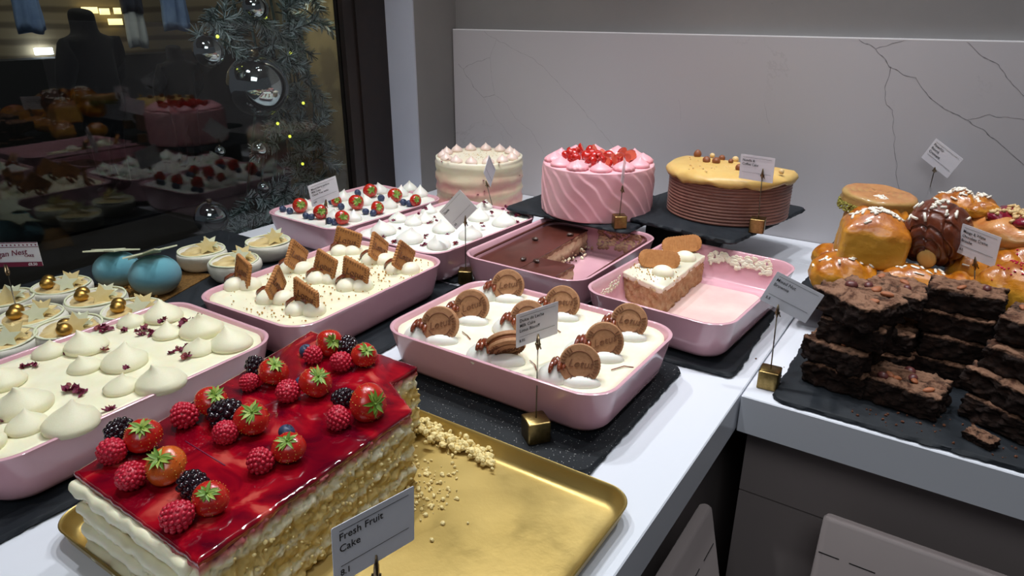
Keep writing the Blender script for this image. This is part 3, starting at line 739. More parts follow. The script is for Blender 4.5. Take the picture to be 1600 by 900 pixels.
# --- D6 square biscuits
d6c = (-.868, .745)
dish(*d6c, 91.5, 'pink ceramic dish holding crumb-sprinkled cream cake with square biscuits', sc=(.99, .98, 1))
cake6 = thing('cream_cake', 'ivory cream cake in pink dish with crumbs and dollops beneath square biscuits', 'cake', (*d6c, ZS), (0, 0, R_(91.5)))
filling(cake6, 'cream_warm', 8, .0605, .0022, 22, hx=DL / 2 * .99, hy=DW / 2 * .98)
def square_biscuit(w=.05, h=.043, th=.006):
    bb = MB()
    def scal(z, ins, n=60):
        L = rrect_dense(w / 2 - ins, h / 2 - ins, .004, z, .0012); m = len(L)
        return [p + Vector((p.x, p.y, 0)).normalized() * (.0007 * math.sin(i * 1.6)) for i, p in enumerate(L)]
    a = scal(0, 0)
    def ring(z, ins):
        k = 1 - ins / (h / 2); return [Vector((p.x * k, p.y * k, z)) for p in a]
    bb.loft([ring(-th / 2, .001), ring(-th / 2 + .001, 0), ring(th / 2 - .001, 0), ring(th / 2, .001), ring(th / 2, .006), ring(th / 2 - .0009, .0065), ring(th / 2 - .0009, .02)])
    for sx in range(-4, 5):
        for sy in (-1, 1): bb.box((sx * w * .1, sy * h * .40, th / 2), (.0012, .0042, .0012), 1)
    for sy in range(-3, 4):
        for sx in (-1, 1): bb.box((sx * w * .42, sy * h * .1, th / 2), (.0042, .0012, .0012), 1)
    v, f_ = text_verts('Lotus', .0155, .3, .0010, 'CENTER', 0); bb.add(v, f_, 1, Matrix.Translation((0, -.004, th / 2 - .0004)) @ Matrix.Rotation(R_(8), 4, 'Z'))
    return bb.mesh('sq', ['biscuit_golden', 'biscuit_mark_shade'], True, 35)
SQ = square_biscuit()
sq = [(-0.964, 0.648, 0.093, -11, 8, -15), (-0.872, 0.641, 0.092, 15, 54, 127), (-0.797, 0.637, 0.092, 8, 18, 0), (-0.952, 0.750, 0.092, -5, 43, 102), (-0.872, 0.743, 0.092, -12, 12, -6), (-0.806, 0.749, 0.092, 4, 16, 5), (-0.948, 0.868, 0.090, -3, 15, 19), (-0.864, 0.864, 0.092, -13, 41, 95), (-0.793, 0.853, 0.092, -4, 40, 94)]
rows = ['front row', 'middle row', 'back row']; cols = ['left', 'centre', 'right']
lmpS = MB(); lmpS.sphere((0, 0, .004), .019, 24, 14, 0, (1, .9, .75)); lmpS = lmpS.mesh('l', ['cream'])
def ring_sauce(seed):
    rg = random.Random(seed); bb = MB()
    for s in (-1, 1):
        P = [(s * .004, -.004, .021), (s * .010, -.006, .020), (s * .017, -.004, .015), (s * .022, .004, .008), (s * .024, .008, .002)]
        P2 = [(s * .004, .002, .0215), (s * .011, .003, .019), (s * .0185, .005, .013), (s * .021, .012, .004)]
        bb.tube(P, [.0015, .0026, .003, .0028, .0018], 8); bb.tube(P2, [.0015, .0024, .0028, .002], 8)
    return bb.mesh('sau', ['caramel'])
SAU = ring_sauce(1)
for i, (x, y, z, pit, rol, yaw) in enumerate(sq):
    t = put('square_biscuit', SQ, None, (x, y, z + .001)); t.scale = (1.06, 1.1, 1)
    t.rotation_euler = (Matrix.Rotation(R_(yaw), 3, 'Z') @ Matrix.Rotation(R_(rol), 3, 'Y') @ Matrix.Rotation(R_(90 + pit), 3, 'X')).to_euler()
    tag(t, 'square caramel biscuit standing in ivory cream cake, %s %s' % (rows[i // 3], cols[i % 3]), 'biscuit', 'square biscuits on the ivory cream cake')
    sd = Matrix.Rotation(R_(33), 3, 'Z') @ Vector((1, 0, 0)); zb = ZS + .059
    for s in (-1, 1):
        k_ = put('cream_dollop', lmpS, cake6, local(cake6, Vector((x, y, zb)) + sd * (.013 * s) + Vector((0, -.004, 0))))
        if s < 0: put('caramel_sauce', SAU, k_, (.009, .004, .0), (0, 0, R_(33 - 91.5)))
def crumbs(name, pts, mat, rmin, rmax, label, cat='crumbs', parent=None, seed=0):
    rg = random.Random(seed); bb = MB()
    for p in pts:
        r = rg.uniform(rmin, rmax); bb.ico(Vector(p) + Vector((0, 0, r * .4)), r, 0, 0, (1, rg.uniform(.6, 1), rg.uniform(.6, 1)), Euler((rg.random() * 6, rg.random() * 6, 0)).to_matrix())
    o = bb.build(name, mat, None, False)
    if label: tag(o, label, cat, None, 'stuff')
    else: o['kind'] = 'stuff'
    return o
rg = random.Random(11); P = []
for k in range(420):
    x = d6c[0] + rg.gauss(.03, .06); y = d6c[1] + rg.uniform(-.165, .165)
    if abs(x - d6c[0]) < .108: P.append((x, y, ZS + .0625))
crumbs('biscuit_crumbs', P, 'crumb_gold', .0006, .0022, 'golden biscuit crumbs scattered over the ivory cream cake', seed=1)

# --- D7 big cream cake with kisses and petals
d7c = (-.871, .362)
dish(*d7c, 90.5, 'large pink ceramic dish at the left edge holding petal-strewn cream cake', sc=(1.02, 1.0, 1))
cake7 = thing('cream_cake', 'ivory cream cake in the leftmost pink dish with big piped kisses', 'cake', (*d7c, ZS), (0, 0, R_(90.5)))
filling(cake7, 'cream_warm', 5, .063, .0008, 14, hx=DL / 2 * 1.02)
K7 = [(78, 553, 24), (136, 545, 32), (134, 576, 25), (196, 569, 34), (190, 608, 26), (253, 602, 38), (39, 638, 41), (43, 668, 30), (113, 666, 42), (4, 600, 34), (206, 506, 21), (256, 497, 29), (262, 524, 22), (316, 519, 33), (311, 548, 24), (362, 540, 32), (-40, 640, 34), (-30, 700, 36)]
zt = ZS + .063
K7M = [kiss_mesh(1, 1.0, s, .25, 'cream_warm', .022) for s in range(4)]
for i, (x, y, rp) in enumerate(K7):
    p = at(x, y, zt); r = rp * dep(p) / FPX; o = put('cream_kiss', K7M[i % 4], cake7, local(cake7, p) - Vector((0, 0, .0015)), (0, 0, i * 1.7)); o.scale = (r, r, r * 1.12)
def petal_mesh(seed):
    rg = random.Random(seed); bb = MB()
    for k in range(3):
        c0 = Vector((rg.uniform(-.5, .5), rg.uniform(-.5, .5), 0)); Rm = Euler((rg.uniform(-.7, .7), rg.uniform(-.7, .7), rg.random() * 6)).to_matrix()
        g = []; n_ = 6
        for i in range(n_ + 1):
            for j in range(n_ + 1):
                u, v_ = i / n_ * 2 - 1, j / n_ * 2 - 1; q = Vector((u * (.75 - .2 * v_), v_ * .5, .28 * (u * u) + .15 * math.sin(3 * u + 4 * v_ + seed)))
                g.append(Rm @ q + c0 + Vector((0, 0, .45)))
        F = [(i * (n_ + 1) + j, (i + 1) * (n_ + 1) + j, (i + 1) * (n_ + 1) + j + 1, i * (n_ + 1) + j + 1) for i in range(n_) for j in range(n_)]
        bb.add(g, F, 1 if (k == 2 and seed % 2) else 0)
    return bb.mesh('petal', ['petal', 'petal_tan'])
PM = [petal_mesh(s) for s in range(5)]
def petals(pts, z, s, label, group, zoff=None):
    for i, q in enumerate(pts):
        zz = z + (q[2] if len(q) > 2 else 0)
        o = put('rose_petals', PM[i % 5], None, at(q[0], q[1], zz), (0, 0, i * 2.1)); o.scale = (s * (1 + .3 * math.sin(i * 5)),) * 3; tag(o, label, 'dried petals', group)
petals([(104, 554), (149, 578), (166, 544), (162, 549), (118, 612), (44, 573), (34, 575), (55, 574), (158, 515), (168, 518), (195, 519), (215, 518), (220, 524), (227, 516), (236, 523), (250, 505, .01), (258, 500, .015), (285, 512), (292, 505, .012), (311, 500, .02), (270, 552), (277, 547), (288, 551), (293, 560), (292, 545), (5, 660), (14, 653), (170, 642), (106, 611), (128, 616), (196, 577, .012)], zt, .0062, 'dark pink dried rose petals lying on the leftmost ivory cream cake', 'petals on the leftmost cake')

# --- D4 meringue
d4c = (-.898, 1.107)
dish(*d4c, 87, 'pink ceramic dish behind the square biscuits holding white petal-topped cream cake', sc=(.96, .99, 1))
cake4 = thing('cream_cake', 'white cream cake with piped peaks and petals, in dish behind the diamond-tilted price card', 'cake', (*d4c, ZS), (0, 0, R_(87)))
filling(cake4, 'cream_white', 15, .063, .001, 14, hx=DL / 2 * .96, hy=DW / 2 * .99)
K4 = [(599, 364, 20), (640, 377, 21), (646, 350, 14), (664, 346, 14), (686, 386, 19), (693, 361, 18), (735, 371, 19), (748, 343, 17), (788, 351, 19), (716, 330, 16), (622, 345, 15), (757, 325, 13), (670, 332, 13)]
K4M = [kiss_mesh(1, 1.22, s + 9, .3, 'cream_white', .02) for s in range(3)]
for i, (x, y, rp) in enumerate(K4):
    p = at(x, y, zt); r = rp * dep(p) / FPX; o = put('cream_kiss', K4M[i % 3], cake4, local(cake4, p) - Vector((0, 0, .0015)), (0, 0, i * 1.3)); o.scale = (r, r, r)
petals([(614, 346, .02), (625, 358), (655, 335, .02), (672, 349), (664, 328, .02), (666, 369), (664, 373), (700, 368, .012), (712, 382), (663, 384), (683, 347, .012), (752, 350, .008), (754, 355, .006), (757, 318, .015), (768, 334, .006), (785, 328, .015), (794, 334, .018), (791, 324, .02), (809, 338), (808, 350), (723, 348), (679, 340), (600, 372), (616, 380)], zt, .0052, 'crimson dried rose petals sprinkled on the white piped cream cake', 'petals on the white cake')

# --- D5 berries
d5c = (-1.168, 1.11)
dish(*d5c, 87, 'pink ceramic dish nearest the window holding berry-topped cream cake', sc=(.95, 1.0, 1))
cake5 = thing('cream_cake', 'white cream cake in dish nearest the window, peaks beside strawberries and blueberries', 'cake', (*d5c, ZS), (0, 0, R_(87)))
filling(cake5, 'cream_white', 25, .063, .001, 14, hx=DL / 2 * .95)
for i, (x, y) in enumerate([(482, 326), (521, 341), (536, 312), (553, 344), (573, 319), (594, 301), (609, 324), (626, 306), (657, 306), (500, 318), (640, 298)]):
    p = at(x, y, zt); r = 12.5 * dep(p) / FPX; o = put('cream_kiss', K4M[i % 3], cake5, local(cake5, p) - Vector((0, 0, .0015)), (0, 0, i * 1.3)); o.scale = (r, r, r * 1.2)

# fruit meshes
def strawberry_mesh(seed):
    rg = random.Random(seed); prof = []
    for k in range(15):
        t = k / 14; z = -1.0 + 1.8 * t; r = math.sqrt(max(0, math.sin(math.pi * (t * .93 + .0)))) * (1.02 if t > .5 else (.55 + .94 * t)); prof.append((r if 0 < k < 14 else .03 + .2 * (k == 14), z))
    bb = MB(); f = lambda p, a: Vector((p.x * (1 + .05 * math.sin(2 * a + seed)), p.y * (1 + .04 * math.cos(3 * a + seed)), p.z + .04 * math.sin(a + seed)))
    bb.lathe(prof, 28, 0, None, f)
    body = bb
    def radat(z):
        for (r0, z0), (r1, z1) in zip(prof, prof[1:]):
            if z0 <= z <= z1: return r0 + (r1 - r0) * (z - z0) / (z1 - z0)
        return .1
    for row in range(9):
        z = -.85 + row * .175; r = radat(z); m = max(4, int(r * 15))
        for k in range(m):
            a = 2 * math.pi * (k + .5 * (row % 2)) / m; body.ico((r * .995 * math.cos(a), r * .995 * math.sin(a), z + .04 * math.sin(a + seed)), .036, 1, 0, (.8, .8, 1.5))
    return body.mesh('berry', ['red_gloss', 'seed'])
def calyx_mesh(seed):
    rg = random.Random(seed + 50); bb = MB(); n_ = 15
    for k in range(n_):
        a = 2 * math.pi * k / n_ + rg.uniform(-.15, .15); L = rg.uniform(.5, .74); up = rg.uniform(.0, .45); V_ = []
        for i in range(6):
            t = i / 5; w_ = .13 * math.sin(math.pi * min(1, t * .85 + .15)) * (1 - t * .4); rr = .06 + L * t; zz = .80 + up * t * .8 - .22 * t * t * (2 - up * 3)
            for s in (-1, 0, 1): V_.append(Vector((rr * math.cos(a) - s * w_ * math.sin(a), rr * math.sin(a) + s * w_ * math.cos(a), zz + (.04 if s else 0))))
        bb.add(V_, [(i * 3 + j, i * 3 + j + 1, i * 3 + j + 4, i * 3 + j + 3) for i in range(5) for j in range(2)], k % 2)
    bb.tube([(0, 0, .7), (.03, 0, .95)], [.09, .06], 6)
    return bb.mesh('calyx', ['leaf', 'leaf_pale'])
SB = [(strawberry_mesh(s), calyx_mesh(s)) for s in range(3)]
sbo = simple('orange_gloss', (196, 62, 20), (218, 120, 40), 40, 0.22, 0.2, 250, 0.0004, coat=0.6, coatr=0.1)
def orange_copy():
    m = SB[1][0].copy(); m.materials[0] = MAT['orange_gloss']; return m
SBO = orange_copy()
def strawberry(p, r, d, label, group, k=0, orange=False):
    t = thing('strawberry', label, 'strawberry', p, zto(d, k * 1.3), group); t.scale = (r, r, r)
    put('berry', SBO if orange else SB[k % 3][0], t); put('calyx', SB[k % 3][1], t); return t
def drupe_mesh(n_, dr, sc3, mat, seed):
    bb = MB(); rg = random.Random(seed); g = math.pi * (3 - math.sqrt(5))
    bb.sphere((0, 0, 0), .88, 16, 10, 0, sc3)
    for i in range(n_):
        z = 1 - 2 * (i + .5) / n_; r = math.sqrt(1 - z * z); a = g * i
        tp = 1 - .18 * z
        bb.ico((r * math.cos(a) * sc3[0] * .84 * tp, r * math.sin(a) * sc3[1] * .84 * tp, z * sc3[2] * .84), dr * rg.uniform(.92, 1.08), 0, 1)
    return bb.mesh('drupe', [mat])
RASP = drupe_mesh(84, .175, (1, 1, 1.12), 'raspberry', 1); BLACK = drupe_mesh(46, .25, (.9, .9, 1.2), 'blackberry', 2)
bb = MB(); bb.sphere((0, 0, 0), 1, 24, 14, 0, (1, 1, .88), lambda q: Vector((q.x, q.y, q.z - (.22 * max(0, 1 - (q.x * q.x + q.y * q.y) / .1) if q.z > 0 else 0))))
for k in range(5):
    a = k * 2 * math.pi / 5; bb.add([(.24 * math.cos(a - .5), .24 * math.sin(a - .5), .83), (.24 * math.cos(a + .5), .24 * math.sin(a + .5), .83), (.42 * math.cos(a), .42 * math.sin(a), .92)], [(0, 1, 2)], 1)
BLUE = bb.mesh('blueberry', ['blueberry', 'blueberry_crown'])

s5 = [(469, 321, 12.5), (501, 331, 12), (535, 340, 12), (525.5, 314, 9), (556.7, 316, 12.5), (578.4, 298, 11.5), (590, 324.5, 11), (617.3, 305, 12), (649.3, 313, 10)]
for i, ((x, y, rp), lb) in enumerate(zip(s5, ranked(s5))):
    p = at(x, y, zt + .012); r = rp * dep(p) / FPX; p.z = zt + r * .85
    p = at(x, y, zt + r * .9)
    strawberry(p, r * .92, (.75, -.45, .35), 'red strawberry with green calyx on the cream cake nearest the window, ' + lb, 'strawberries on the cake nearest the window', i)
b5 = [(442, 327), (453, 330), (478, 337.5), (486.5, 339), (514, 345), (522.5, 347), (533, 323), (518, 315), (559, 302), (571.5, 331), (583, 333), (595.5, 310), (630.5, 316.5), (639.5, 318.5)]
for i, (q, lb) in enumerate(zip(b5, ranked(b5))):
    p = at(q[0], q[1], zt + .006); r = 5.6 * dep(p) / FPX
    o = put('blueberry', BLUE, None, (p.x, p.y, zt + r * .8), (R_(40 * math.sin(i)), R_(50), i)); o.scale = (r, r, r); tag(o, 'small dark blueberry on the white cream cake nearest the window, ' + lb, 'blueberry', 'blueberries on the cake nearest the window')

# --- D3 tiramisu
d3c = (-.622, 1.121)
dish(*d3c, 88.5, 'pink ceramic dish holding partly served cocoa-topped dessert', sc=(.91, 1.04, 1))
tir = thing('tiramisu', 'partly served tiramisu with smooth cocoa top and coffee beans', 'dessert', (*d3c, ZS))
def P2(x, y, z): q = at(x, y, z); return (q.x - d3c[0], q.y - d3c[1])
zc_ = ZS + .058
hx, hy = .125 - .004, .160 - .002
# cocoa slab: world aligned; polygon in plan
cutA = P2(868, 402, zc_); cutB = P2(936, 356, zc_); cutC = P2(902, 412, zc_); 
out = [p for p in [(a.x, a.y) for a in rrect(hx - .009, hy - .009, .03, 0, 8)]]
e1 = P2(838, 424, zc_); e2 = P2(893, 411, zc_); e3 = P2(842, 401, zc_); e4 = P2(929, 352, zc_)
def edge_noise(a, c_, n_, am, seed):
    a, c_ = Vector((*a, 0)), Vector((*c_, 0)); nr = (c_ - a).normalized().cross(Vector((0, 0, 1))); R = []
    for k in range(n_ + 1):
        q = a.lerp(c_, k / n_) + nr * am * noise.noise(Vector((k * .6, seed, 0))); R.append((q.x, q.y))
    return R
left_pts = [p for p in out if True]
def clip(poly, a, c_):   # keep the side left of a->c
    R = []; f = lambda p: (c_[0] - a[0]) * (p[1] - a[1]) - (c_[1] - a[1]) * (p[0] - a[0])
    for i in range(len(poly)):
        p, q = poly[i], poly[(i + 1) % len(poly)]; fp, fq = f(p), f(q)
        if fp >= 0: R.append(p)
        if fp * fq < 0: t = fp / (fp - fq); R.append((p[0] + (q[0] - p[0]) * t, p[1] + (q[1] - p[1]) * t))
    return R
d34 = Vector((e4[0] - e3[0], e4[1] - e3[1])).normalized()
polyA = clip(out, (e3[0] - d34.x, e3[1] - d34.y), (e4[0], e4[1]))
d21 = Vector((e2[0] - e1[0], e2[1] - e1[1])).normalized()
def cake_slab(poly, z0, z1, top, side, amp, parent, names, step=.004, th=.002, seed=0, freq=120, bulge=None):
    """extruded irregular slab: crumbly side + separate thin top"""
    pts = []
    for i in range(len(poly)):
        a, c_ = Vector((*poly[i], 0)), Vector((*poly[(i + 1) % len(poly)], 0)); m = max(1, int((c_ - a).length / step))
        for k in range(m): pts.append(a.lerp(c_, k / m))
    n_ = len(pts); nr = []
    for i in range(n_):
        t = (pts[(i + 1) % n_] - pts[i - 1]); nr.append(t.cross(Vector((0, 0, 1))).normalized())
    ar = sum(pts[i].x * pts[(i + 1) % n_].y - pts[(i + 1) % n_].x * pts[i].y for i in range(n_))
    if ar < 0: nr = [-v for v in nr]
    R = max(3, int((z1 - z0) / step)); loops = []
    for k in range(R + 1):
        z = z0 + (z1 - z0) * k / R; L = []
        for i, p in enumerate(pts):
            q = Vector((p.x, p.y, z)); am = amp(p) if callable(amp) else amp
            e = am * noise.fractal(q * freq + Vector((seed, 0, 0)), .8, 2.2, 5)
            if bulge: e += bulge(p, z)
            L.append(q + nr[i] * (e - am * .5))
        loops.append(L)
    bb = MB(); bb.loft(loops); o1 = bb.build(names[0], side, parent)
    if top:
        bb = MB(); c0 = sum(pts, Vector()) / n_
        bb.loft([[Vector((p.x, p.y, z1 - .0006)) - nr[i] * .001 for i, p in enumerate(pts)], [Vector((p.x, p.y, z1 + th * .6)) - nr[i] * .0006 for i, p in enumerate(pts)], [Vector((p.x, p.y, z1 + th)) - nr[i] * .002 for i, p in enumerate(pts)]])
        o2 = bb.build(names[1], top, parent, True, 50)
    return pts
cake_slab(polyA, .012, .054, 'cocoa', 'tiramisu_side', .003, tir, ('cream_layers', 'cocoa_top'), seed=4)
pB = [(e1[0] - .0, e1[1]), e2, (e2[0] - .03, e2[1] + .045), (e3[0] + .012, e3[1] - .005), (e3[0] - .02, e3[1] - .05)]
pBc = [P2(836, 428, zc_), P2(893, 413, zc_), P2(876, 403, zc_), P2(842, 403, zc_), P2(800, 425, zc_)]
polyB = clip(clip(clip(out, (e3[0] + d34.x, e3[1] + d34.y), (e3[0], e3[1])), (e2[0] + .01, -1), (e2[0] + .002, 1)), (1, e2[1] + .006), (-1, e2[1] - .004))
polyB = [p for p in polyB]
if len(polyB) > 2: cake_slab(polyB, .012, .054, 'cocoa', 'tiramisu_side', .003, tir, ('cream_layers', 'cocoa_top'), seed=8)
# residue on far wall and cocoa rim
rr_ = random.Random(4); bb = MB()
for k in range(260):
    x = rr_.uniform(.0, hx - .012); zz = rr_.uniform(.02, .06); ins = .0085 + (.066 - zz) * .15
    bb.ico((x, DL / 2 * .91 - ins - .001, zz), rr_.uniform(.002, .005), 0, 1, (1, .15, .7))
bb.build('cream_residue', 'tiramisu_side', tir)
bb = MB(); a_ = rrect(hx - .0045, hy + .0005, .034, .0605, 9); bb.tube(a_ + [a_[0]], .0024, 6); bb.build('cocoa_rim', 'cocoa', tir)
bb = MB()
for k in range(60):
    t = rr_.random(); q = Vector((*e3, 0)).lerp(Vector((*e4, 0)), t); bb.ico((q.x + rr_.gauss(.008, .006), q.y - rr_.random() * .004, rr_.uniform(.009, .026)), rr_.uniform(.002, .0045), rr_.randint(0, 1), 1, (1, .7, .6), Euler((rr_.random() * 6, rr_.random() * 6, 0)).to_matrix())
bb.build('crumbled_edge', ['tiramisu_side', 'cream_warm'], tir)
bean = MB(); bean.sphere((0, 0, 0), 1, 20, 12, 0, (1, .7, .45), lambda q: Vector((q.x, q.y, q.z - (.18 * math.exp(-(q.y / .12) ** 2) if q.z > 0 else 0)))); BEAN = bean.mesh('bean', ['coffee_bean'])
bq = [(836, 373), (891, 366), (818, 404), (838, 407)]
for i, ((x, y), lb) in enumerate(zip(bq, ['leftmost pair, upper one', 'near the cut edge at back', 'front pair, left one', 'front pair, right one'])):
    p = at(x, y, ZS + .0595); o = put('coffee_bean', BEAN, None, p, (0, 0, i * .9)); o.scale = (.0078,) * 3
    tag(o, 'dark coffee bean on the cocoa top, ' + ['alone at the back left', 'near the cut edge at back', 'front pair, left one', 'front pair, right one'][i], 'coffee bean', 'coffee beans on cocoa top')

# --- D2 nearly empty dish with slice
d2c = (-.349, 1.098)
dish(*d2c, 86, 'half-empty pink ceramic dish with one speckled cake slice left', sc=(.965, 1.0, 1))
sl_ = thing('cake_slice', 'last slice of caramel sponge cake with cream top in the emptied pink dish', 'cake slice', (*d2c, ZS), (0, 0, 0))
def Q2(x, y, z): q = at(x, y, z); return (q.x - d2c[0], q.y - d2c[1])
zt2 = ZS + .062
poly = [Q2(1037, 452, zt2), Q2(1101, 402, zt2), Q2(1084, 388, zt2), Q2(1030, 385, zt2), Q2(972, 420, zt2)]
poly = [Q2(1038, 452, zt2), Q2(1102, 398, zt2), (-.088, .15), (-.103, .135), (-.1135, -.13)]
print('slice', poly)
poly = [Q2(1036, 451, zt2), Q2(1102, 398, zt2), Q2(1078, 388, zt2), Q2(1040, 385, zt2), Q2(973, 423, zt2)]
cake_slab(poly, .009, .054, None, 'lotus_sponge', .004, sl_, ('sponge', ''), step=.003, seed=9, freq=90)
cake_slab([(p[0] * 1.0, p[1]) for p in poly], .050, .060, None, 'cream', .002, sl_, ('cream_top', ''), step=.003, seed=2, freq=60)
ob = MB(); ob_loops = []
for z, k_ in ((-.0038, .97), (-.003, 1), (.003, 1), (.0038, .97)):
    L = rrect_dense(.0375, .0165, .0150, z, .0014); ob_loops.append([Vector((p.x * k_, p.y * k_ + .05 * 0, z)) + Vector((p.x, p.y, 0)).normalized() * (.0006 * math.sin(i * 1.7)) for i, p in enumerate(L)])
ob.loft(ob_loops)
for sx in range(-6, 7): ob.box((sx * .0045, .0, .0038), (.0012, .018, .0010))
OB = ob.mesh('ob', ['biscuit_golden'], True, 40)
for i, (x, y, lb) in enumerate([(1030, 405, 'nearest'), (1065, 382, 'furthest')]):
    p = at(x, y, zt2 + .012)
    o = put('oval_biscuit', OB, None, p)
    o.rotation_euler = (Matrix.Rotation(R_(33), 3, 'Z') @ Matrix.Rotation(R_(4 if i == 0 else -7), 3, 'Y') @ Matrix.Rotation(R_(62), 3, 'X')).to_euler()
    tag(o, 'golden caramel biscuit leaning on the last cake slice, %s' % ('one nearest the camera' if i == 0 else 'one at the back'), 'biscuit', 'biscuits on the last slice')
    q = at(x + 6, y + 20, zt2 + .002); k_ = put('cream_dollop', lmpS, sl_, Vector((q.x - d2c[0], q.y - d2c[1], .058))); k_.scale = (1.05, .95, 1)
P = []
for k in range(110):
    q = at(rg.uniform(985, 1060), rg.uniform(405, 440), zt2 - .001)
    P.append(q)
o = crumbs('biscuit_crumbs', [p for p in P if p.y > .93 + (p.x + .45) * .2], 'crumb_gold', .0006, .0018, 'golden crumbs sprinkled on the last cake slice', seed=5)
bb = MB()
for k in range(200):
    x = rg.uniform(-.03, .09); zz = rg.uniform(.045, .064) - .012 * rg.random() * abs(math.sin(x * 60)); bb.ico((x, .968 * DL / 2 - .0095 - (.064 - zz) * .16 + x * -.065, zz), rg.uniform(.002, .0055), 0, 1, (1, .16, .8))
bb.build('cream_smear', 'cream', sl_); bb = MB()
for k in range(120):
    y = rg.uniform(-.15, -.06); zz = rg.uniform(.045, .064); bb.ico((-.112 - (zz - .064) * -.15 + y * -.07 - .004, y, zz), rg.uniform(.001, .003), 0, 0, (.35, 1, 1))
o = bb.build('cream_smear', 'cream', sl_)
bb = MB(); bb.loft([rrect(.085, .13, .03, .0078, 6, .012, -.005), rrect(.082, .127, .03, .0088, 6, .012, -.005)]); bb.build('milk_film', 'milk', sl_) if 'milk' in MAT else None
simple('milk', (238, 214, 206), (234, 196, 190), 12, 0.15)
bb.build('milk_film', 'milk', sl_)

# ================================================================ ROUND CAKES
# cream cake
cc = Vector((-1.052, 1.435, .0005)); r0 = .112; H = .15
t = thing('round_cake', 'tall round cream cake with blush streaks and a ring of pale peaks', 'cake', cc)
bb = MB(); prof = [(r0 * .98, 0)] + [(r0 * (1 + .012 * math.sin(k * 1.15) + .006 * math.sin(k * 2.7)), H * k / 26) for k in range(1, 26)] + [(r0 * .995, H), (r0 * .9, H - .003), (r0 * .4, H - .003), (0, H - .003)]
bb.lathe(prof, 72, 0, None, lambda p, a: p + Vector((p.x, p.y, 0)) * .02 * noise.noise(Vector((math.cos(a) * 1.5, math.sin(a) * 1.5, p.z * 70))))
bb.build('icing', 'cream_cake_side', t)
for k in range(14):
    a = 2 * math.pi * k / 14 + .2; o = put('cream_kiss', K4M[k % 3] if k else kiss_mesh(1, 1.35, 77, .2, 'blush_kiss', .02), t, (r0 * .82 * math.cos(a), r0 * .82 * math.sin(a), H - .003)); o.scale = (.0155, .0155, .0155)
    if k == 0: BK = o.data
    o.data = BK
crumbs('sprinkles', [cc + Vector((rg.gauss(0, .03), rg.gauss(0, .03), H - .002)) for k in range(80)], 'nut_pale', .0005, .0012, 'pale sugar sprinkles in the middle of the round cream cake', seed=6)
for i, (x, y) in enumerate([(755, 283), (757, 300), (746, 305), (812, 275), (700, 250), (690, 253), (780, 255), (706, 310)]):
    d = ray(x, y); # meet cylinder
    ox, oy = CAM.x - cc.x, CAM.y - cc.y; A = d.x ** 2 + d.y ** 2; Bq = 2 * (ox * d.x + oy * d.y); Cq = ox * ox + oy * oy - (r0 * 1.01) ** 2; disc = Bq * Bq - 4 * A * Cq
    if disc > 0:
        s = (-Bq - math.sqrt(disc)) / (2 * A); p = CAM + d * s; o = put('petal_flake', PM[i % 5], t, p - cc); o.scale = (.003,) * 3
# pink cake
pc_ = Vector((-.668, 1.349, .0885)); r1 = .1215; H1 = .105
t = thing('round_cake', 'round pink cake with swept diagonal icing, strawberries and pink swirls on top', 'cake', pc_)
def sweep(p, a):
    if p.z < .002 or p.z > H1 - .004: return p
    u = (a * 21 / (2 * math.pi) * 1.0 + p.z * 26.0 + .35 * noise.noise(Vector((math.cos(a) * 2, math.sin(a) * 2, p.z * 20)))) % 1.0
    e = .0030 * (u ** 2.2) if u < .9 else .0030 * (1 - (u - .9) / .1)
    fade = min(1, (H1 - p.z) / .012)
    q = Vector((p.x, p.y, 0)).normalized() * e * fade; return p + q
bb = MB(); prof = [(r1 * .985, 0)] + [(r1 * (.985 + .008 * math.sin(math.pi * k / 40)), H1 * k / 40) for k in range(1, 40)] + [(r1 * .985, H1 - .001), (r1 * .95, H1), (r1 * .5, H1), (0, H1)]
bb.lathe(prof, 340, 0, None, sweep); bb.build('icing', 'pink_icing', t)
KP = kiss_mesh(1, 1.15, 31, .15, 'pink_kiss', .015)
def swirl_mesh():
    def f(p, a):
        tt = p.z; w_ = 1 + .16 * abs(math.sin(a * 6 + tt * 5)); return Vector((p.x * w_, p.y * w_, p.z))
    bb = MB(); bb.lathe([(.8, 0), (.92, .15), (.9, .35), (.78, .5), (.6, .68), (.42, .82), (.2, .98), (.02, 1.12)], 72, 0, None, f); return bb.mesh('sw', ['pink_kiss'])
KS = swirl_mesh()
for k in range(12):
    a = 2 * math.pi * k / 12; o = put('icing_swirl', KS if k % 2 else KP, t, (r1 * .78 * math.cos(a), r1 * .78 * math.sin(a), H1 - .0005), (0, 0, k)); o.scale = (.0225, .0225, .019)
def wedge(frac):
    bb = MB(); n_ = 10; prof = [(-1.0, .05), (-.8, .38), (-.4, .8), (.1, 1), (.5, .92), (.8, .6), (.9, .1)]; loops = []
    for z, r in prof: loops.append([Vector((r * math.cos(frac * math.pi * i / n_), r * math.sin(frac * math.pi * i / n_), z)) for i in range(n_ + 1)] + [Vector((0, 0, z))])
    bb.loft(loops, 0); m = n_ + 2
    for i, f in enumerate(bb.f):
        if i < (len(prof) - 1) * m and i % m >= n_: bb.mi[i] = 1
    return bb.mesh('cut', ['red_gloss', 'straw_cut'], True, 40)
CUT, CUT2 = wedge(1.0), wedge(.55)
rg = random.Random(21)
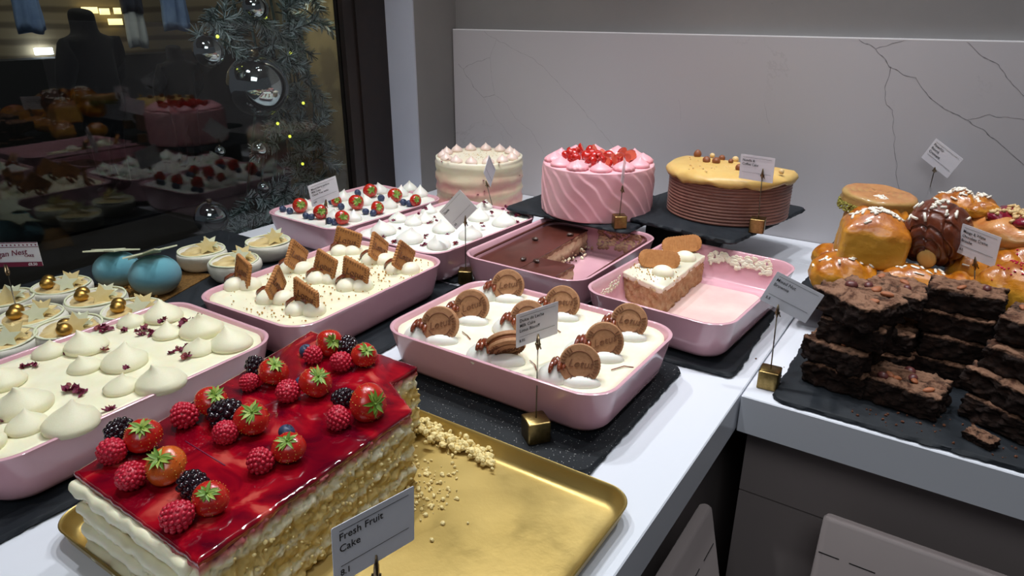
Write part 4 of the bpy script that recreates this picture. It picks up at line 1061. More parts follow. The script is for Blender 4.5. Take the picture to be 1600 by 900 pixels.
for k in range(46):
    a = rg.random() * 6.28; rr = r1 * .62 * math.sqrt(rg.random()); o = put('strawberry_piece', CUT2 if k % 2 else CUT2, None, pc_ + Vector((rr * math.cos(a), rr * math.sin(a), H1 + .008 + rg.random() * .010)), (rg.uniform(-1, 1), rg.uniform(-1, 1), a))
    o.scale = (.0125, .0105, .0115); tag(o, 'glossy cut strawberry piece heaped in the middle of the pink round cake', 'strawberry', 'cut strawberries on pink cake')
    if k % 2 == 0: o.data = CUT
# chocolate cake half
ch = Vector((-.412, 1.459, ZH + .0005)); r2 = .1275; H2 = .092
t = thing('round_cake', 'cut chocolate cake with combed ribbed side and caramel-coloured icing cap', 'cake', ch)
pA, pB_ = at(1052, 243, .190), at(1243, 272, .190)
def half_profile(r, wav=0.0):
    a0 = math.atan2(pB_.y - ch.y, pB_.x - ch.x); a1 = math.atan2(pA.y - ch.y, pA.x - ch.x); 
    if a1 > a0: a1 -= 2 * math.pi
    L = []
    for k in range(73):
        a = a0 + (a1 - a0) * k / 72; w_ = r + wav * noise.noise(Vector((a * 3, 0, 5))); L.append(Vector((w_ * math.cos(a), w_ * math.sin(a), 0)))
    return L
n_ = 14; loops = []
for k in range(n_ * 6 + 1):
    z = H2 * k / (n_ * 6); e = .0024 * abs(math.sin(math.pi * k / 6)) ** .6
    loops.append([Vector((p.x, p.y, z)) for p in half_profile(r2 - .004 + e)])
bb = MB(); bb.loft(loops); bb.build('ribbed_side', 'choc_side', t, True, 60)
loops = []; base = half_profile(1.0)
for (rr, dz) in ((r2 - .002, -.006), (r2 + .003, -.013), (r2 + .006, -.007), (r2 + .004, .0), (r2 - .004, .0065), (r2 * .7, .010), (r2 * .3, .012)):
    L = []
    for i, p in enumerate(base):
        wv = noise.noise(Vector((i * .13, 2, 0))) + .5 * noise.noise(Vector((i * .4, 5, 0)))
        drop = .009 * wv if dz < -.005 else 0
        q = p * (rr + .004 * wv * (1 if rr > r2 else 0)); L.append(Vector((q.x, q.y, H2 + dz + drop)))
    loops.append(L)
bb = MB(); bb.loft(loops); bb.build('icing_cap', 'tan_icing', t)
nut = MB(); nut.sphere((0, 0, 0), 1, 16, 10, 0, (1, 1, 1), lambda q: q + Vector((0, 0, .25 * max(0, q.z) ** 4))); NUT = nut.mesh('nut', ['hazelnut'])
for i, (x, y, rp) in enumerate([(1090, 241, 6), (1104, 250, 6), (1119, 252, 6.5), (1128, 247, 5), (1149, 249, 5), (1155, 262, 6), (1164, 256, 5.5), (1113, 243, 4), (1142, 252, 4), (1221, 268, 4)]):
    p = at(x, y, ch.z + H2 + .015); r = rp * dep(p) / FPX; o = put('hazelnut', NUT, t, p - ch, (i, i * 2, 0)); o.scale = (r, r, r)
    if i in (4, 7, 9): o.data = NUT.copy(); o.data.materials[0] = MAT['nut_pale']
bb = MB(); rg = random.Random(3)
for k in range(60): p = at(rg.uniform(1075, 1200), rg.uniform(244, 268), ch.z + H2 + .011) - ch; bb.ico(p, rg.uniform(.001, .0025), 0, 0)
o = bb.build('nut_crumbs', 'nut_pale', t, False); o['kind'] = 'stuff'
bb = MB(); bb.tube([aty(1155, 308, ch.y - r2 + .001), aty(1150, 325, ch.y - r2), aty(1148, 340, ch.y - r2)], .0005, 4)
p = at(1140, 349, ZH + .003)
bb = MB(); bb.loft([rrect(.017, .004, .002, 0.0, 3), rrect(.017, .004, .002, .009, 3)], M=Matrix.Translation((p.x - .0, p.y, ZH + .0008)) @ Matrix.Rotation(R_(-8), 4, 'Z')); o = bb.build('cake_piece', 'choc_side', None, True, 40); tag(o, 'small broken piece of ribbed chocolate lying before the cut chocolate cake', 'cake piece')

# ================================================================ FRUIT CAKE + GOLD TRAY
tc = (-.457, .389, 0)
t = thing('serving_tray', 'large gold rectangular tray with raised rim under the red fruit cake', 'tray', tc)
bb = MB(); hx_, hy_ = .238, .184
bb.loft([rrect(hx_ - i, hy_ - i, r, z, 9) for (z, i, r) in ((.0005, .014, .02), (.0012, .010, .024), (.006, .005, .028), (.021, .001, .03), (.0225, 0, .03), (.0235, .001, .03), (.0228, .0025, .029), (.020, .0035, .028), (.007, .008, .024), (.0038, .0125, .02), (.003, .017, .016))])
bb.build('tray_body', 'gold_tray', t, True, 50)
zk = .0985; ZB = .0036
def F(x, y): q = at(x, y, zk); return (q.x, q.y)
poly = [F(305, 880), F(640, 641), (-.452, .487), (-.507, .507), F(652, 570), F(482, 532), (-.69, .548), F(108, 738)]
poly = [(-.432, .212), (-.4475, .484), (-.505, .500), (-.508, .556), (-.69, .552), (-.662, .218)]
poly = [F(308, 881), F(645, 640), F(612, 596), F(653, 572), (-.69, .552), F(112, 738)]
fc = thing('fruit_cake', 'tall layered sponge cake with glossy red jelly top on gold tray', 'cake')
def amp(p): return .0055 if p.x > -.60 and p.y > .225 else .003
def bul(p, z):
    if p.x < -.50 and p.y < .25 or p.x < -.655:
        u = (z - ZB) / .09; return .010 * abs(math.sin(u * math.pi * 3.1)) - .006 + .004 * noise.noise(Vector((p.x * 40, p.y * 40, z * 30)))
    return .0
pts = cake_slab(poly, ZB, zk - .004, None, 'sponge_layers', amp, fc, ('sponge', ''), step=.0022, seed=3, freq=120, bulge=bul)
fc_side = fc.children[0]
# end face is smothered in cream
bb = MB(); rgx = random.Random(2); a_, b__ = Vector((poly[5][0], poly[5][1], 0)), Vector((poly[0][0], poly[0][1], 0))
for lay, (zl, rad_) in enumerate(((.014, .0085), (.038, .0072), (.060, .0068), (.087, .0075))):
    loops = []
    for k in range(61):
        q = a_.lerp(b__, k / 60 * .93 + .005); nn = (b__ - a_).normalized(); out_ = Vector((nn.y, -nn.x, 0))
        w1 = noise.noise(Vector((k * .11, lay * 5, 0))); w2 = noise.noise(Vector((k * .16, lay * 9, 3))); rr = rad_ * (1 + .35 * noise.noise(Vector((k * .14, lay * 3, 7))))
        if k in (0, 60): rr *= .5
        L = []
        for j in range(16):
            an = 2 * math.pi * j / 16; e = 1 + .12 * noise.noise(Vector((k * .3, j * .9, lay)))
            L.append(q + out_ * (.001 + .004 * w1 + rr * .85 * math.cos(an) * e) + Vector((0, 0, zl + .003 * w2 + rr * math.sin(an) * e - (.0015 if lay == 3 else 0))))
        loops.append(L)
    bb = MB(); bb.loft(loops); bb.build('cream_filling', 'cream_warm', fc)
bb = MB(); bb.box((0, 0, -.001), (.0001, .0001, .0001)) if False else None

# jelly tiles
def inset(poly, d):
    n_ = len(poly); R = []
    for i in range(n_):
        a, p, c_ = Vector(poly[i - 1]), Vector(poly[i]), Vector(poly[(i + 1) % n_]); n1 = (p - a).normalized(); n2 = (c_ - p).normalized(); m1 = Vector((-n1.y, n1.x)); m2 = Vector((-n2.y, n2.x)); m = (m1 + m2).normalized(); R.append(tuple(p + m * d / max(.3, m.dot(m1))))
    return R
jp = inset(poly, .001)
bb = MB(); J2 = []
for i in range(len(jp)):
    a, c_ = Vector((*jp[i], 0)), Vector((*jp[(i + 1) % len(jp)], 0)); m = max(1, int((c_ - a).length / .004))
    for k in range(m): J2.append(a.lerp(c_, k / m))
cen = Vector((-.56, .39, 0)); loops = []
for (zz, s) in ((zk - .0065, .000), (zk - .002, -.0005), (zk - .0003, .0008), (zk + .0003, .003)):
    L = []
    for i, p in enumerate(J2):
        tn = (J2[(i + 1) % len(J2)] - J2[i - 1]).normalized(); nr_ = Vector((-tn.y, tn.x, 0)); e = .0012 * noise.noise(p * 120)
        L.append(p + nr_ * (s + e) + Vector((0, 0, zz + (.0022 * noise.noise(p * 90) if zz < zk - .005 else 0))))
    loops.append(L)
bb.loft(loops); jl = bb.build('jelly_glaze', 'jelly', fc, True, 60)
bb = MB()
for (p_, q_) in (((292, 690), (352, 728)), ((110, 742), (300, 860)), ((400, 640), (470, 690)), ((250, 660), (600, 597))):
    pass
bb.tube([Vector((*F(290, 690), zk + .0004)), Vector((*F(352, 728), zk + .0004))], .0007, 4); bb.build('cut_line', 'burgundy', fc); bb = MB(); bb.tube([Vector((*F(388, 645), zk + .0003)), Vector((*F(500, 600), zk + .0003))], .0004, 4)
bb.build('cut_line', 'burgundy', fc)
# crumbs on cut edge and tray
P = []
rg = random.Random(9)
for k in range(420):
    x, y = rg.uniform(610, 770), 0; tt = (x - 610) / 160; y = 650 + tt * 72 + rg.gauss(0, 6 + 3 * (1 - tt)); q = at(x, y, .006); P.append((q.x, q.y, .0045 + rg.random() * .014 * (1 - tt * .6)))
crumbs('cake_crumbs', P, 'crumb_cake', .001, .0056, 'ridge of yellow cake crumbs along the back rim of the gold tray', seed=3)
P = []
for k in range(90):
    x = rg.gauss(662, 22); y = rg.gauss(775, 22); q = at(x, y, .004); P.append((q.x, q.y, .0036))
for k in range(60): q = at(rg.uniform(620, 720), rg.uniform(690, 800), .004); P.append((q.x, q.y, .0034))
crumbs('cake_crumbs', P, 'crumb_cake', .0006, .003, 'scattered crumbs on the bare floor of the gold tray', seed=4)
# loose crumb lumps on the cut faces
bb = MB()
for k in range(160):
    e = rg.random(); 
    if e < .8: a, c_ = Vector((*poly[0], 0)), Vector((*poly[1], 0))
    elif e < .92: a, c_ = Vector((*poly[2], 0)), Vector((*poly[3], 0))
    else: a, c_ = Vector((*poly[1], 0)), Vector((*poly[2], 0))
    q = a.lerp(c_, rg.random()); tn = (c_ - a).normalized(); q += Vector((tn.y, -tn.x, 0)) * rg.uniform(-.004, .001); bb.ico(q + Vector((0, 0, rg.uniform(.006, zk - .014))), rg.uniform(.001, .0026), 0, 0, (1, 1, .7), Euler((rg.random() * 6, 0, rg.random() * 6)).to_matrix())
o = bb.build('crumb_lumps', 'crumb_cake', fc); o['kind'] = 'stuff'
ZJ = zk + .0003
SF = [(224, 681, 29, (.35, -.2, .9), 'at the far left beside a raspberry and a blackberry'), (260, 728, 32, (.2, -.45, .9), 'orange-tinged one, second nearest the left end'), (329, 779, 29, (.35, -.35, .85), 'nearest the camera, beside a blackberry'),
      (330, 628, 26, (.6, .1, .75), 'left of centre behind a blackberry'), (393, 655, 28, (.45, -.2, .85), 'in the middle beside a blackberry'), (451, 700, 27, (.3, -.3, .9), 'topped with a blueberry near the front edge'),
      (427, 581, 24, (.45, -.1, .85), 'back left, below the square biscuit dish'), (493, 597, 26, (.6, -.15, .75), 'back middle, between two raspberries'), (575, 629, 31, (.9, -.25, .35), 'largest, at the right end near the cut'), (569, 555, 21, (.55, -.2, .8), 'furthest right at the back'), (515, 536, 22, (.8, -.3, .5), 'bright red, furthest back')]
for i, (x, y, rp, d, lb) in enumerate(SF):
    p = at(x, y, ZJ + .014); r = rp * dep(p) / FPX; p = at(x, y, ZJ + r * .82)
    strawberry(p, r * .95, d, 'strawberry on the red fruit cake, ' + lb, 'strawberries on the fruit cake', i, i == 1)
RF = [(175.5, 705, 22, 'leftmost'), (203.5, 745, 23, 'below the leftmost strawberry'), (287, 648, 21, 'left of the back-left blackberry cluster'), (352, 676, 20, 'middle, under a blackberry'), (406, 719, 21, 'near the front cut edge'), (278, 806, 25, 'nearest the camera'), (390, 597, 15, 'back left beside a blackberry'), (449, 612, 19, 'between two back strawberries'), (528, 653, 19, 'beside the largest strawberry'), (532, 565, 17, 'back right'), (489, 554, 15, 'furthest back')]
for i, (x, y, rp, lb) in enumerate(RF):
    p = at(x, y, ZJ + .01); r = rp * dep(p) / FPX; p = at(x, y, ZJ + r * .85)
    o = put('raspberry', RASP, None, p, (R_(70 * math.sin(i * 2)), R_(60 * math.cos(i * 3)), i)); o.scale = (r, r, r); tag(o, 'raspberry on the red fruit cake, ' + lb, 'raspberry', 'raspberries on the fruit cake')
BF = [(186, 672, 20, 'leftmost'), (303, 758, 24, 'nearest the camera'), (352, 645, 23, 'in the middle between strawberries'), (399, 572, 17, 'back left'), (536, 621, 16, 'beside the largest strawberry'), (542, 541, 17, 'furthest back between strawberries')]
for i, (x, y, rp, lb) in enumerate(BF):
    p = at(x, y, ZJ + .01); r = rp * dep(p) / FPX; p = at(x, y, ZJ + r * .8)
    o = put('blackberry', BLACK, None, p, (R_(80), R_(40), i * 1.4)); o.scale = (r, r, r); tag(o, 'blackberry on the red fruit cake, ' + lb, 'blackberry', 'blackberries on the fruit cake')
for i, (x, y, rp, zz, lb) in enumerate([(478.5, 548, 11, .006, 'furthest back'), (470, 597, 9, .006, 'half hidden behind a strawberry'), (448, 675, 13, .02, 'resting behind the strawberry near the front')]):
    p = at(x, y, ZJ + zz); r = rp * dep(p) / FPX; o = put('blueberry', BLUE, None, p, (.4, .3, i)); o.scale = (r, r, r); tag(o, 'blueberry on the red fruit cake, ' + lb, 'blueberry', 'blueberries on the fruit cake')

# ================================================================ CARD HOLDERS AND PRICE CARDS
CW, CH = .068, .047
def card(pos, rot, lines, price, label, cw=CW, chh=CH, rule=True, size=.0066):
    t = thing('price_card', label, 'price card', pos, [R_(a) for a in rot])
    bb = MB(); bb.loft([rrect(cw / 2, chh / 2, .0012, z, 3) for z in (-.00045, 0)], M=Matrix.Rotation(R_(90), 4, 'X')); bb.build('card', 'card', t, False)
    bb = MB()
    for i, ln in enumerate(lines):
        v, f = text_verts(ln, size, 0, .00008, 'LEFT', .00002); bb.add(v, f, 0, Matrix.Translation((-cw * .43, -.0007, chh * .24 - i * size * 1.15)) @ Matrix.Rotation(R_(90), 4, 'X'))
    if price:
        v, f = text_verts(price, size * .85, 0, .00008, 'LEFT', .00005); bb.add(v, f, 0, Matrix.Translation((-cw * .43, -.0007, -chh * .36)) @ Matrix.Rotation(R_(90), 4, 'X'))
    bb.build('lettering', 'ink', t, False)
    bb = MB()
    if rule:
        for z in (chh * .40, -chh * .2): bb.box((0, -.0006, z), (cw * .84, .0002, .0003))
    bb.build('rule_lines', 'ink', t, False)
    return t
def holder(cube, cubez, side, top, clip_len, label, yaw=20, mat='brass', grip=None):
    """cube: (px,py) of its base centre; top: world point where the clip bites the card"""
    base = at(*cube, cubez); t = thing('card_holder', label, 'card holder', base, (0, 0, R_(yaw)))
    bb = MB(); bb.loft([rrect(side / 2 - i, side / 2 - i, .002, z, 3) for z, i in ((.0, .001), (.001, 0), (side - .001, 0), (side, .001))]); bb.build('base_block', mat, t, True, 40)
    inv = Matrix.Rotation(-R_(yaw), 3, 'Z'); tp = inv @ (Vector(top) - base); st = Vector((0, 0, side)); d = (tp - st).normalized(); e = tp - d * clip_len
    bb = MB(); bb.tube([st - d * .002, e + d * .004], .0009, 8); bb.build('rod', 'rod_metal', t)
    bb = MB(); s = d.cross(Vector((0, 1, 0))).normalized(); n2 = d.cross(s).normalized()
    for sg in (-1, 1):
        bb.tube([e + n2 * .0008 * sg, e + d * clip_len * .3 + n2 * .0022 * sg, e + d * clip_len * .6 + n2 * .0016 * sg, tp + n2 * .0011 * sg], [.0012, .0022, .002, .0007], 8)
    bb.tube([e + d * clip_len * .35 - s * .0035, e + d * clip_len * .35 + s * .0035], .0016, 8)
    bb.tube([e + d * clip_len * .35 - s * .002, e + d * clip_len * .05 - s * .0045], .0009, 6)
    bb.build('clip', 'clip_metal', t)
    return t
def scaled(p, k): p = Vector(p); return CAM + (p - CAM) * k
P1 = scaled((-.415, .687, .126), 1.0)
card(P1, (1.5, -1.1, 70), ['Dulce de Leche', 'Milk Cake', 'Lotus Biscoff'], '8.95', 'white price card reading Dulce de Leche Milk Cake in front of the round biscuits', size=.0062)
holder((837, 684), ZS, .029, aty(841, 522, .677), .02, 'brass cube card holder on slate before the round biscuit dish', 52)
card(scaled((-.287, .264, .163), 1.0), (0, 3.3, 80), ['Fresh Fruit', 'Cake'], '8.1', 'white price card reading Fresh Fruit Cake, nearest the camera over the gold tray', size=.0080)
_t = scaled((-.287, .264, .163), 1.0)
holder((592, 1090), .003, .026, at(588, 866, .146), .03, 'brass cube card holder standing in the gold tray nearest the camera', 40)
P3 = (-.162, .939, .135)
card(P3, (-2.8, 21.9, 11.3), ['Mixed Nut', 'Brownie'], '5.5', 'white tilted price card reading Mixed Nut Brownie at the left of the brownies', size=.0064)
holder((1200, 603), 0.0003, .028, aty(1216, 476, .930), .018, 'brass cube card holder standing on bare marble left of the brownies', 4)
card((-.329, 1.333, .2226), (2.5, -.7, -11.3), ['Nutella &', 'Coffee Cake'], '', 'white price card in front of the cut chocolate cake on the raised slate', size=.0064)
holder((1182, 362), ZH + .0003, .028, aty(1192, 264, 1.326), .02, 'brass cube card holder standing before the cut chocolate cake', 8)
card((-.044, 1.605, .229), (.8, 26.9, -27.7), ['Pistachio', 'Round', 'Croissant'], '', 'white tilted price card above the pastries against the splashback', size=.0068)
holder((1440, 345), .058, .02, aty(1461, 262, 1.590), .02, 'card holder standing behind the chocolate brioche', 10)
card((.039, 1.195, .177), (3.9, 1.3, -43), ['Mango & White', 'Chocolate Creme', 'Brioche'], '6.5', 'white price card among the brioches beside the chocolate brioche', size=.0062)
holder((1513, 545), .0075, .026, aty(1524, 402, 1.18), .02, 'card holder behind the brownie stacks holding the brioche card', 10)
card(scaled((-.774, .987, .152), 1.0), (8.5, -45.4, 4.7), ['Damla'], '6.5', 'white card tilted like a diamond before the petal-topped white cake', size=.0060)
holder((728, 441), ZS, .027, aty(727, 337, .975), .022, 'brass cube card holder between the white cake dish and the cocoa-topped dish', 30)
card((-1.104, .959, .147), (3.3, -9.2, 80), ['Mixed berry pavlova', 'Milk Cake', 'Classic Tres leche'], '6.95', 'white price card standing in front of the berry-topped cake by the window', size=.0054)
holder((511, 396), .0005, .024, atx(509, 312, -1.098), .02, 'card holder in front of the dish nearest the window', 20)
card(scaled((-.943, 1.329, .142), .97), (4.3, 41.3, 108), [], '', 'price card seen edge-on in front of the round cream cake')
holder((777, 365), .0005, .024, scaled((-.938, 1.305, .125), .985), .018, 'card holder in front of the round cream cake, cube hidden by dish', 20)
card(scaled((-.483, 1.073, .245), 1.155), (1.5, 18.8, 110), [], '', 'price card seen edge-on in front of the pink strawberry cake')
holder((967, 355), .0885, .026, aty(973, 290, 1.236), .016, 'brass cube card holder standing before the pink strawberry cake', 40)
# nest card (framed, burgundy)
pN = at(14, 398, .138); t = thing('price_card', 'white card with burgundy border and script lettering above the nest cakes', 'price card', pN, (0, 0, R_(38)))
cw, chh = .094, .040
bb = MB(); bb.loft([rrect(cw / 2, chh / 2, .001, z, 3) for z in (-.00045, 0)], M=Matrix.Rotation(R_(90), 4, 'X')); bb.build('card', 'card', t, False)
bb = MB(); bb.box((0, -.0006, -chh * .41), (cw, .0003, chh * .19)); bb.box((0, -.0006, chh * .485), (cw, .0003, .0012)); bb.box((0, -.0006, chh * .31), (cw, .0003, .0008))
for k in range(15): bb.lathe([(.0016, 0), (.0012, .0003)], 4, 0, Matrix.Translation((-cw / 2 + .004 + k * .0062, -.0003, chh * .39)) @ Matrix.Rotation(R_(90), 4, 'X'))
v, f = text_verts('Vegan Nest', .0125, .3, .0001, 'RIGHT', .0001); bb.add(v, f, 0, Matrix.Translation((cw * .30, -.0007, chh * .02)) @ Matrix.Rotation(R_(90), 4, 'X') @ Matrix.Rotation(R_(6), 4, 'Z'))
v, f = text_verts('CAKE', .0058, 0, .0001, 'RIGHT', .0001); bb.add(v, f, 0, Matrix.Translation((cw * .40, -.0007, -chh * .10)) @ Matrix.Rotation(R_(90), 4, 'X'))
bb.build('printed_border', 'burgundy', t, False)
bb = MB(); v, f = text_verts('£8.50', .0062, 0, .0001, 'RIGHT', .0002); bb.add(v, f, 0, Matrix.Translation((cw * .42, -.0009, -chh * .46)) @ Matrix.Rotation(R_(90), 4, 'X')); bb.build('price_lettering', 'card', t, False)
holder((38, 528), .032, .012, at(8, 413, .127), .02, 'thin metal card holder standing among the white nest cakes', 10)

# ================================================================ NESTS, DOMES
def star_mesh(r, th, mat, seed=0, k=5):
    rg = random.Random(seed); bb = MB(); P = [((r if i % 2 == 0 else r * .48) * math.cos(math.pi * i / k), (r if i % 2 == 0 else r * .48) * math.sin(math.pi * i / k)) for i in range(2 * k)]
    bb.prism(P, -th / 2, th / 2); return bb.mesh('star', [mat], False)
ST = [star_mesh(.019, .0016, 'star_choc', 1), star_mesh(.017, .0016, 'star_pale', 2)]
def nest_mesh(seed):
    bb = MB(); f = lambda p, a: p * 1.0 + Vector((p.x, p.y, 0)) * (.05 * noise.noise(Vector((math.cos(a) * 1.5, math.sin(a) * 1.5, p.z * 40 + seed))) + .03 * math.sin(2 * a + p.z * 120 + seed))
    bb.lathe([(.026, 0), (.034, .004), (.039, .012), (.042, .022), (.0425, .030), (.041, .0345), (.038, .036), (.036, .035), (.035, .031), (.0, .030)], 48, 0, None, f); return bb.mesh('nest', ['nest_white'])
NM = [nest_mesh(s) for s in range(3)]
fl = MB(); fl.lathe([(.0345, .028), (.0345, .032), (.02, .0345), (.0, .034)], 32, 0, None, lambda p, a: p + Vector((0, 0, .0015 * math.sin(a * 5) * (p.x * p.x + p.y * p.y) ** .5 * 30))); FLM = fl.mesh('fill', ['nest_fill'])
rimb = MB(); rimb.tube([(.0385 * math.cos(a), .0385 * math.sin(a), .0365 + .0008 * math.sin(3 * a)) for a in [2 * math.pi * i / 40 for i in range(41)]], .0016, 6); RIM = rimb.mesh('rim', ['star_pale'])
gb = MB(); gb.sphere((0, 0, 0), 1, 20, 14); GB = gb.mesh('ball', ['gold_ball'])
ZN = .0303
nests = [(96, 447, 1, 0, 'furthest left at the back under the price card\'s right'), (4, 468, 1, 0, 'cut by the left edge, behind the card holder'), (48, 494, 1, 1, 'in the middle around the card holder'), (150, 466, 1, 0, 'left of the blue domes, with two gold balls'), (207, 484, 1, 0, 'in front of the blue domes'), (108, 512, 1, 1, 'nearest the cream dish, with paired gold balls'), (2, 532, 1, 0, 'nearest the camera at the left edge'),
         (315, 392, 0, 1, 'right of the blue domes, with star shapes'), (366, 408, 0, 0, 'nearest the square biscuit dish'), (419, 378, 0, 1, 'furthest right, with two upright stars')]
for i, (x, y, balls, st, lb) in enumerate(nests):
    p = at(x, y, ZN + .034); t = thing('nest_cake', 'white powdered nest cake, ' + lb, 'cake', (p.x, p.y, ZN), (0, 0, i * 1.1), 'nest cakes by the window'); s = 1.12 if i < 7 else 1.1; t.scale = (s, s, 1.0)
    put('nest_shell', NM[i % 3], t); put('nest_filling', FLM, t); put('nest_rim', RIM, t)
    inv = Matrix.Rotation(-i * 1.1, 3, 'Z'); wv = lambda v: inv @ Vector(v)
    if balls:
        for (bx, by) in ((-.018, -.008), (-.006, -.016)) if i != 5 else ((.006, -.006), (.02, -.014)):
            o = put('gold_ball', GB, t, wv((bx, by, .043))); o.scale = (.0095,) * 3
    for k, (sx, sy, sz, rx, ry) in enumerate([(.012, .010, .045, 62, 20), (.018, .0, .044, 70, -15), (.004, .016, .041, 30, 10)]):
        o = put('chocolate_star', ST[(k + i) % 2], t, wv((sx, sy, sz + (.004 if not balls else 0)))); o.rotation_euler = (R_(rx), R_(ry), R_(40 + k * 30 - i * 63))
# domes
bb = MB(); bb.loft([rrect(.085, .085, .004, z, 3) for z in (0, .0015)]); o = bb.build('cake_board', 'gold_board', None, False, None, (*at(222, 448, .031).xy, .0303), (0, 0, R_(20))); tag(o, 'square gold cake board under the two blue domes', 'cake board')
bb = MB(); bb.sphere((0, 0, 0), 1, 48, 28, 0, (1, 1, .84), lambda q: Vector((q.x, q.y, q.z - .10 * math.exp(-((q.x) ** 2 + (q.y + .1) ** 2) / .12) * (q.z > 0) + (max(0, -q.z - .72) * .6 if q.z < -.72 else 0) - .05 * math.exp(-((q.x - .0) ** 2) / .03) * max(0, q.z)))); DOME = bb.mesh('dome', ['blue_velvet'])
for i, (x, y, rp, lb) in enumerate([(182, 417, 34, 'left and behind, under a flat star'), (242, 428, 38, 'right and nearer, under a tilted star')]):
    p = at(x, y, .031 + .034); r = rp * dep(p) / FPX; t = thing('mousse_dome', 'blue velvety mousse dome on gold board, ' + lb, 'cake', (p.x, p.y, .0318 + r * .72)); 
    o = put('dome', DOME, t, (0, 0, 0), (0, 0, .6)); o.scale = (r, r, r)
    s = put('chocolate_star', star_mesh(.047, .0025, 'star_pale'), t, (-.002, -.002, r * .84 + (.004 if i == 0 else .006)), (0, 0, 0)); s.rotation_euler = (Matrix.Rotation(R_(33.5), 3, 'Z') @ Matrix.Rotation(R_(-1 if i == 0 else -17), 3, 'Y') @ Matrix.Rotation(R_(-15), 3, 'X') @ Matrix.Rotation(R_(18 + i * 8), 3, 'Z')).to_euler()
bb = MB(); rg = random.Random(8)
P = [(at(222, 448, .031) + Vector((rg.uniform(-.07, .07), rg.uniform(-.075, -.01), 0))) for k in range(160)]
crumbs('biscuit_crumbs', [(p.x, p.y, .0318) for p in P], 'crumb_gold', .0015, .0035, 'golden crumbs on the gold board around the blue domes', seed=8)

# ================================================================ BROWNIES
def brownie_mesh(seed, sx=.082, sy=.078, sz=.034):
    def f(q):
        if q.z > 0:
            cr = noise.noise(Vector((q.x * 45 + seed * 3, q.y * 45, 0))); q = q + Vector((0, 0, .0035 * cr - (.002 if abs(cr) < .06 else 0)))
        return q
    return blob_box(sx, sy, sz, 36, .12, .0055, 90, seed, 0, f, .45).mesh('brownie', ['brownie'])
BM = [brownie_mesh(s) for s in range(5)]
alm = MB(); alm.sphere((0, 0, 0), 1, 16, 10, 0, (1, .6, .4), lambda q: Vector((q.x, q.y * (1 - .35 * q.x), q.z))); ALM = alm.mesh('alm', ['almond'])
dnt = MB(); dnt.sphere((0, 0, 0), 1, 16, 10, 0, (1, .85, .7)); DNT = dnt.mesh('dn', ['dark_nut'])
rg = random.Random(17)
def brownie(x, y, z, rz, label, nuts=0, k=0, tilt=(0, 0), s=(1, 1, 1)):
    t = thing('brownie', label, 'brownie', (x, y, z + .017 * s[2]), (R_(tilt[0]), R_(tilt[1]), R_(rz)), 'mixed nut brownies')
    o = put('brownie_slab', BM[k % 5], t); o.scale = s
    for j in range(nuts):
        q = put('almond' if j % 2 == 0 else 'dark_nut', ALM if j % 2 == 0 else DNT, t, (rg.uniform(-.03, .03) * s[0], rg.uniform(-.028, .028) * s[1], .0175 * s[2]), (rg.uniform(-.3, .3), rg.uniform(-.3, .3), rg.random() * 6)); q.scale = (rg.uniform(.006, .010),) * 3
ZL = .0075; hb = .0345
# left stack (its near-left corner faces the camera)
for k, (dx, dy, rz) in enumerate([(-.088, .985, -8), (-.092, .982, -14), (-.080, .99, -6)]):
    brownie(dx, dy, ZL + k * hb, rz, 'dark brownie in the left stack, ' + ['bottom one on the slate', 'second one up', 'third one up with lumpy edge'][k], 1 + k, k)
brownie(-.084, .985, ZL + 3 * hb + .001, -30, 'cracked pale-topped brownie crowning the left stack, next to the price card', 5, 3, (0, 3), (1.12, 1.05, 1))
brownie(-.045, 1.09, ZL + 2.6 * hb, -12, 'brownie tucked behind the crown of the left stack', 3, 4)
brownie(-.05, 1.075, ZL, 4, 'bottom brownie hidden behind the left stack', 0, 1); brownie(-.05, 1.08, ZL + hb, -3, 'brownie behind the left stack, second layer', 0, 2)
# centre back stack
for k in range(4):
    brownie(.038 + .004 * math.sin(k * 2), 1.085 + .003 * k, ZL + k * hb, [-4, 2, -3, 1][k], 'brownie in the shadowed middle stack, ' + ['bottom one', 'second one up', 'third one up', 'topmost one with pale crust'][k], 2 if k == 3 else 0, k + 1, (0, 0), (1.08, .72, 1))
brownie(-.004, .972, ZL, -10, 'single short brownie lying alone between the front stacks', 7, 2, (0, 0), (1.08, .86, 1.08))
# right stack
for k, (dx, dy, rz, tl) in enumerate([(.118, .985, -28, 0), (.113, .99, -34, 0), (.125, 1.0, -24, 0)]):
    brownie(dx, dy, ZL + k * hb, rz, 'brownie in the right-hand stack, ' + ['bottom one', 'second one up', 'third one up'][k], 2, k + 2, (0, 0), (1.15, 1, 1))
brownie(.125, 1.02, ZL + 3 * hb + .001, -14, 'nutty brownie on top of the right-hand stack', 6, 1, (0, 0), (1.05, 1, 1))
brownie(.2, 1.0, ZL, -20, 'bottom brownie at the right edge of the picture', 2, 3); brownie(.2, 1.02, ZL + hb, -12, 'second brownie up at the right edge of the picture', 2, 0); brownie(.205, 1.02, ZL + 2 * hb, -20, 'third brownie up at the right edge of the picture', 3, 4)
o = put('brownie_fragment', BM[0], None, (*at(1532, 686, .012).xy, .0135), (R_(8), 0, R_(-30))); o.scale = (.42, .25, .35); tag(o, 'broken brownie fragment lying on the slate in front of the right stack', 'brownie')
P = [];
for k in range(110): q = at(rg.uniform(1330, 1600), rg.uniform(640, 720), .007); P.append(q)
P = [p for p in P if p.y > .89]
for (x, y) in [(1417, 650), (1379, 656), (1410, 660), (1440, 674), (1220, 588), (1225, 574), (1181, 561)]: P.append(at(x, y, .0072 if x > 1230 else .0002))
crumbs('brownie_crumbs', P, 'crumb_brown', .0006, .0026, 'small brown crumbs scattered on the slate before the brownies', seed=12)

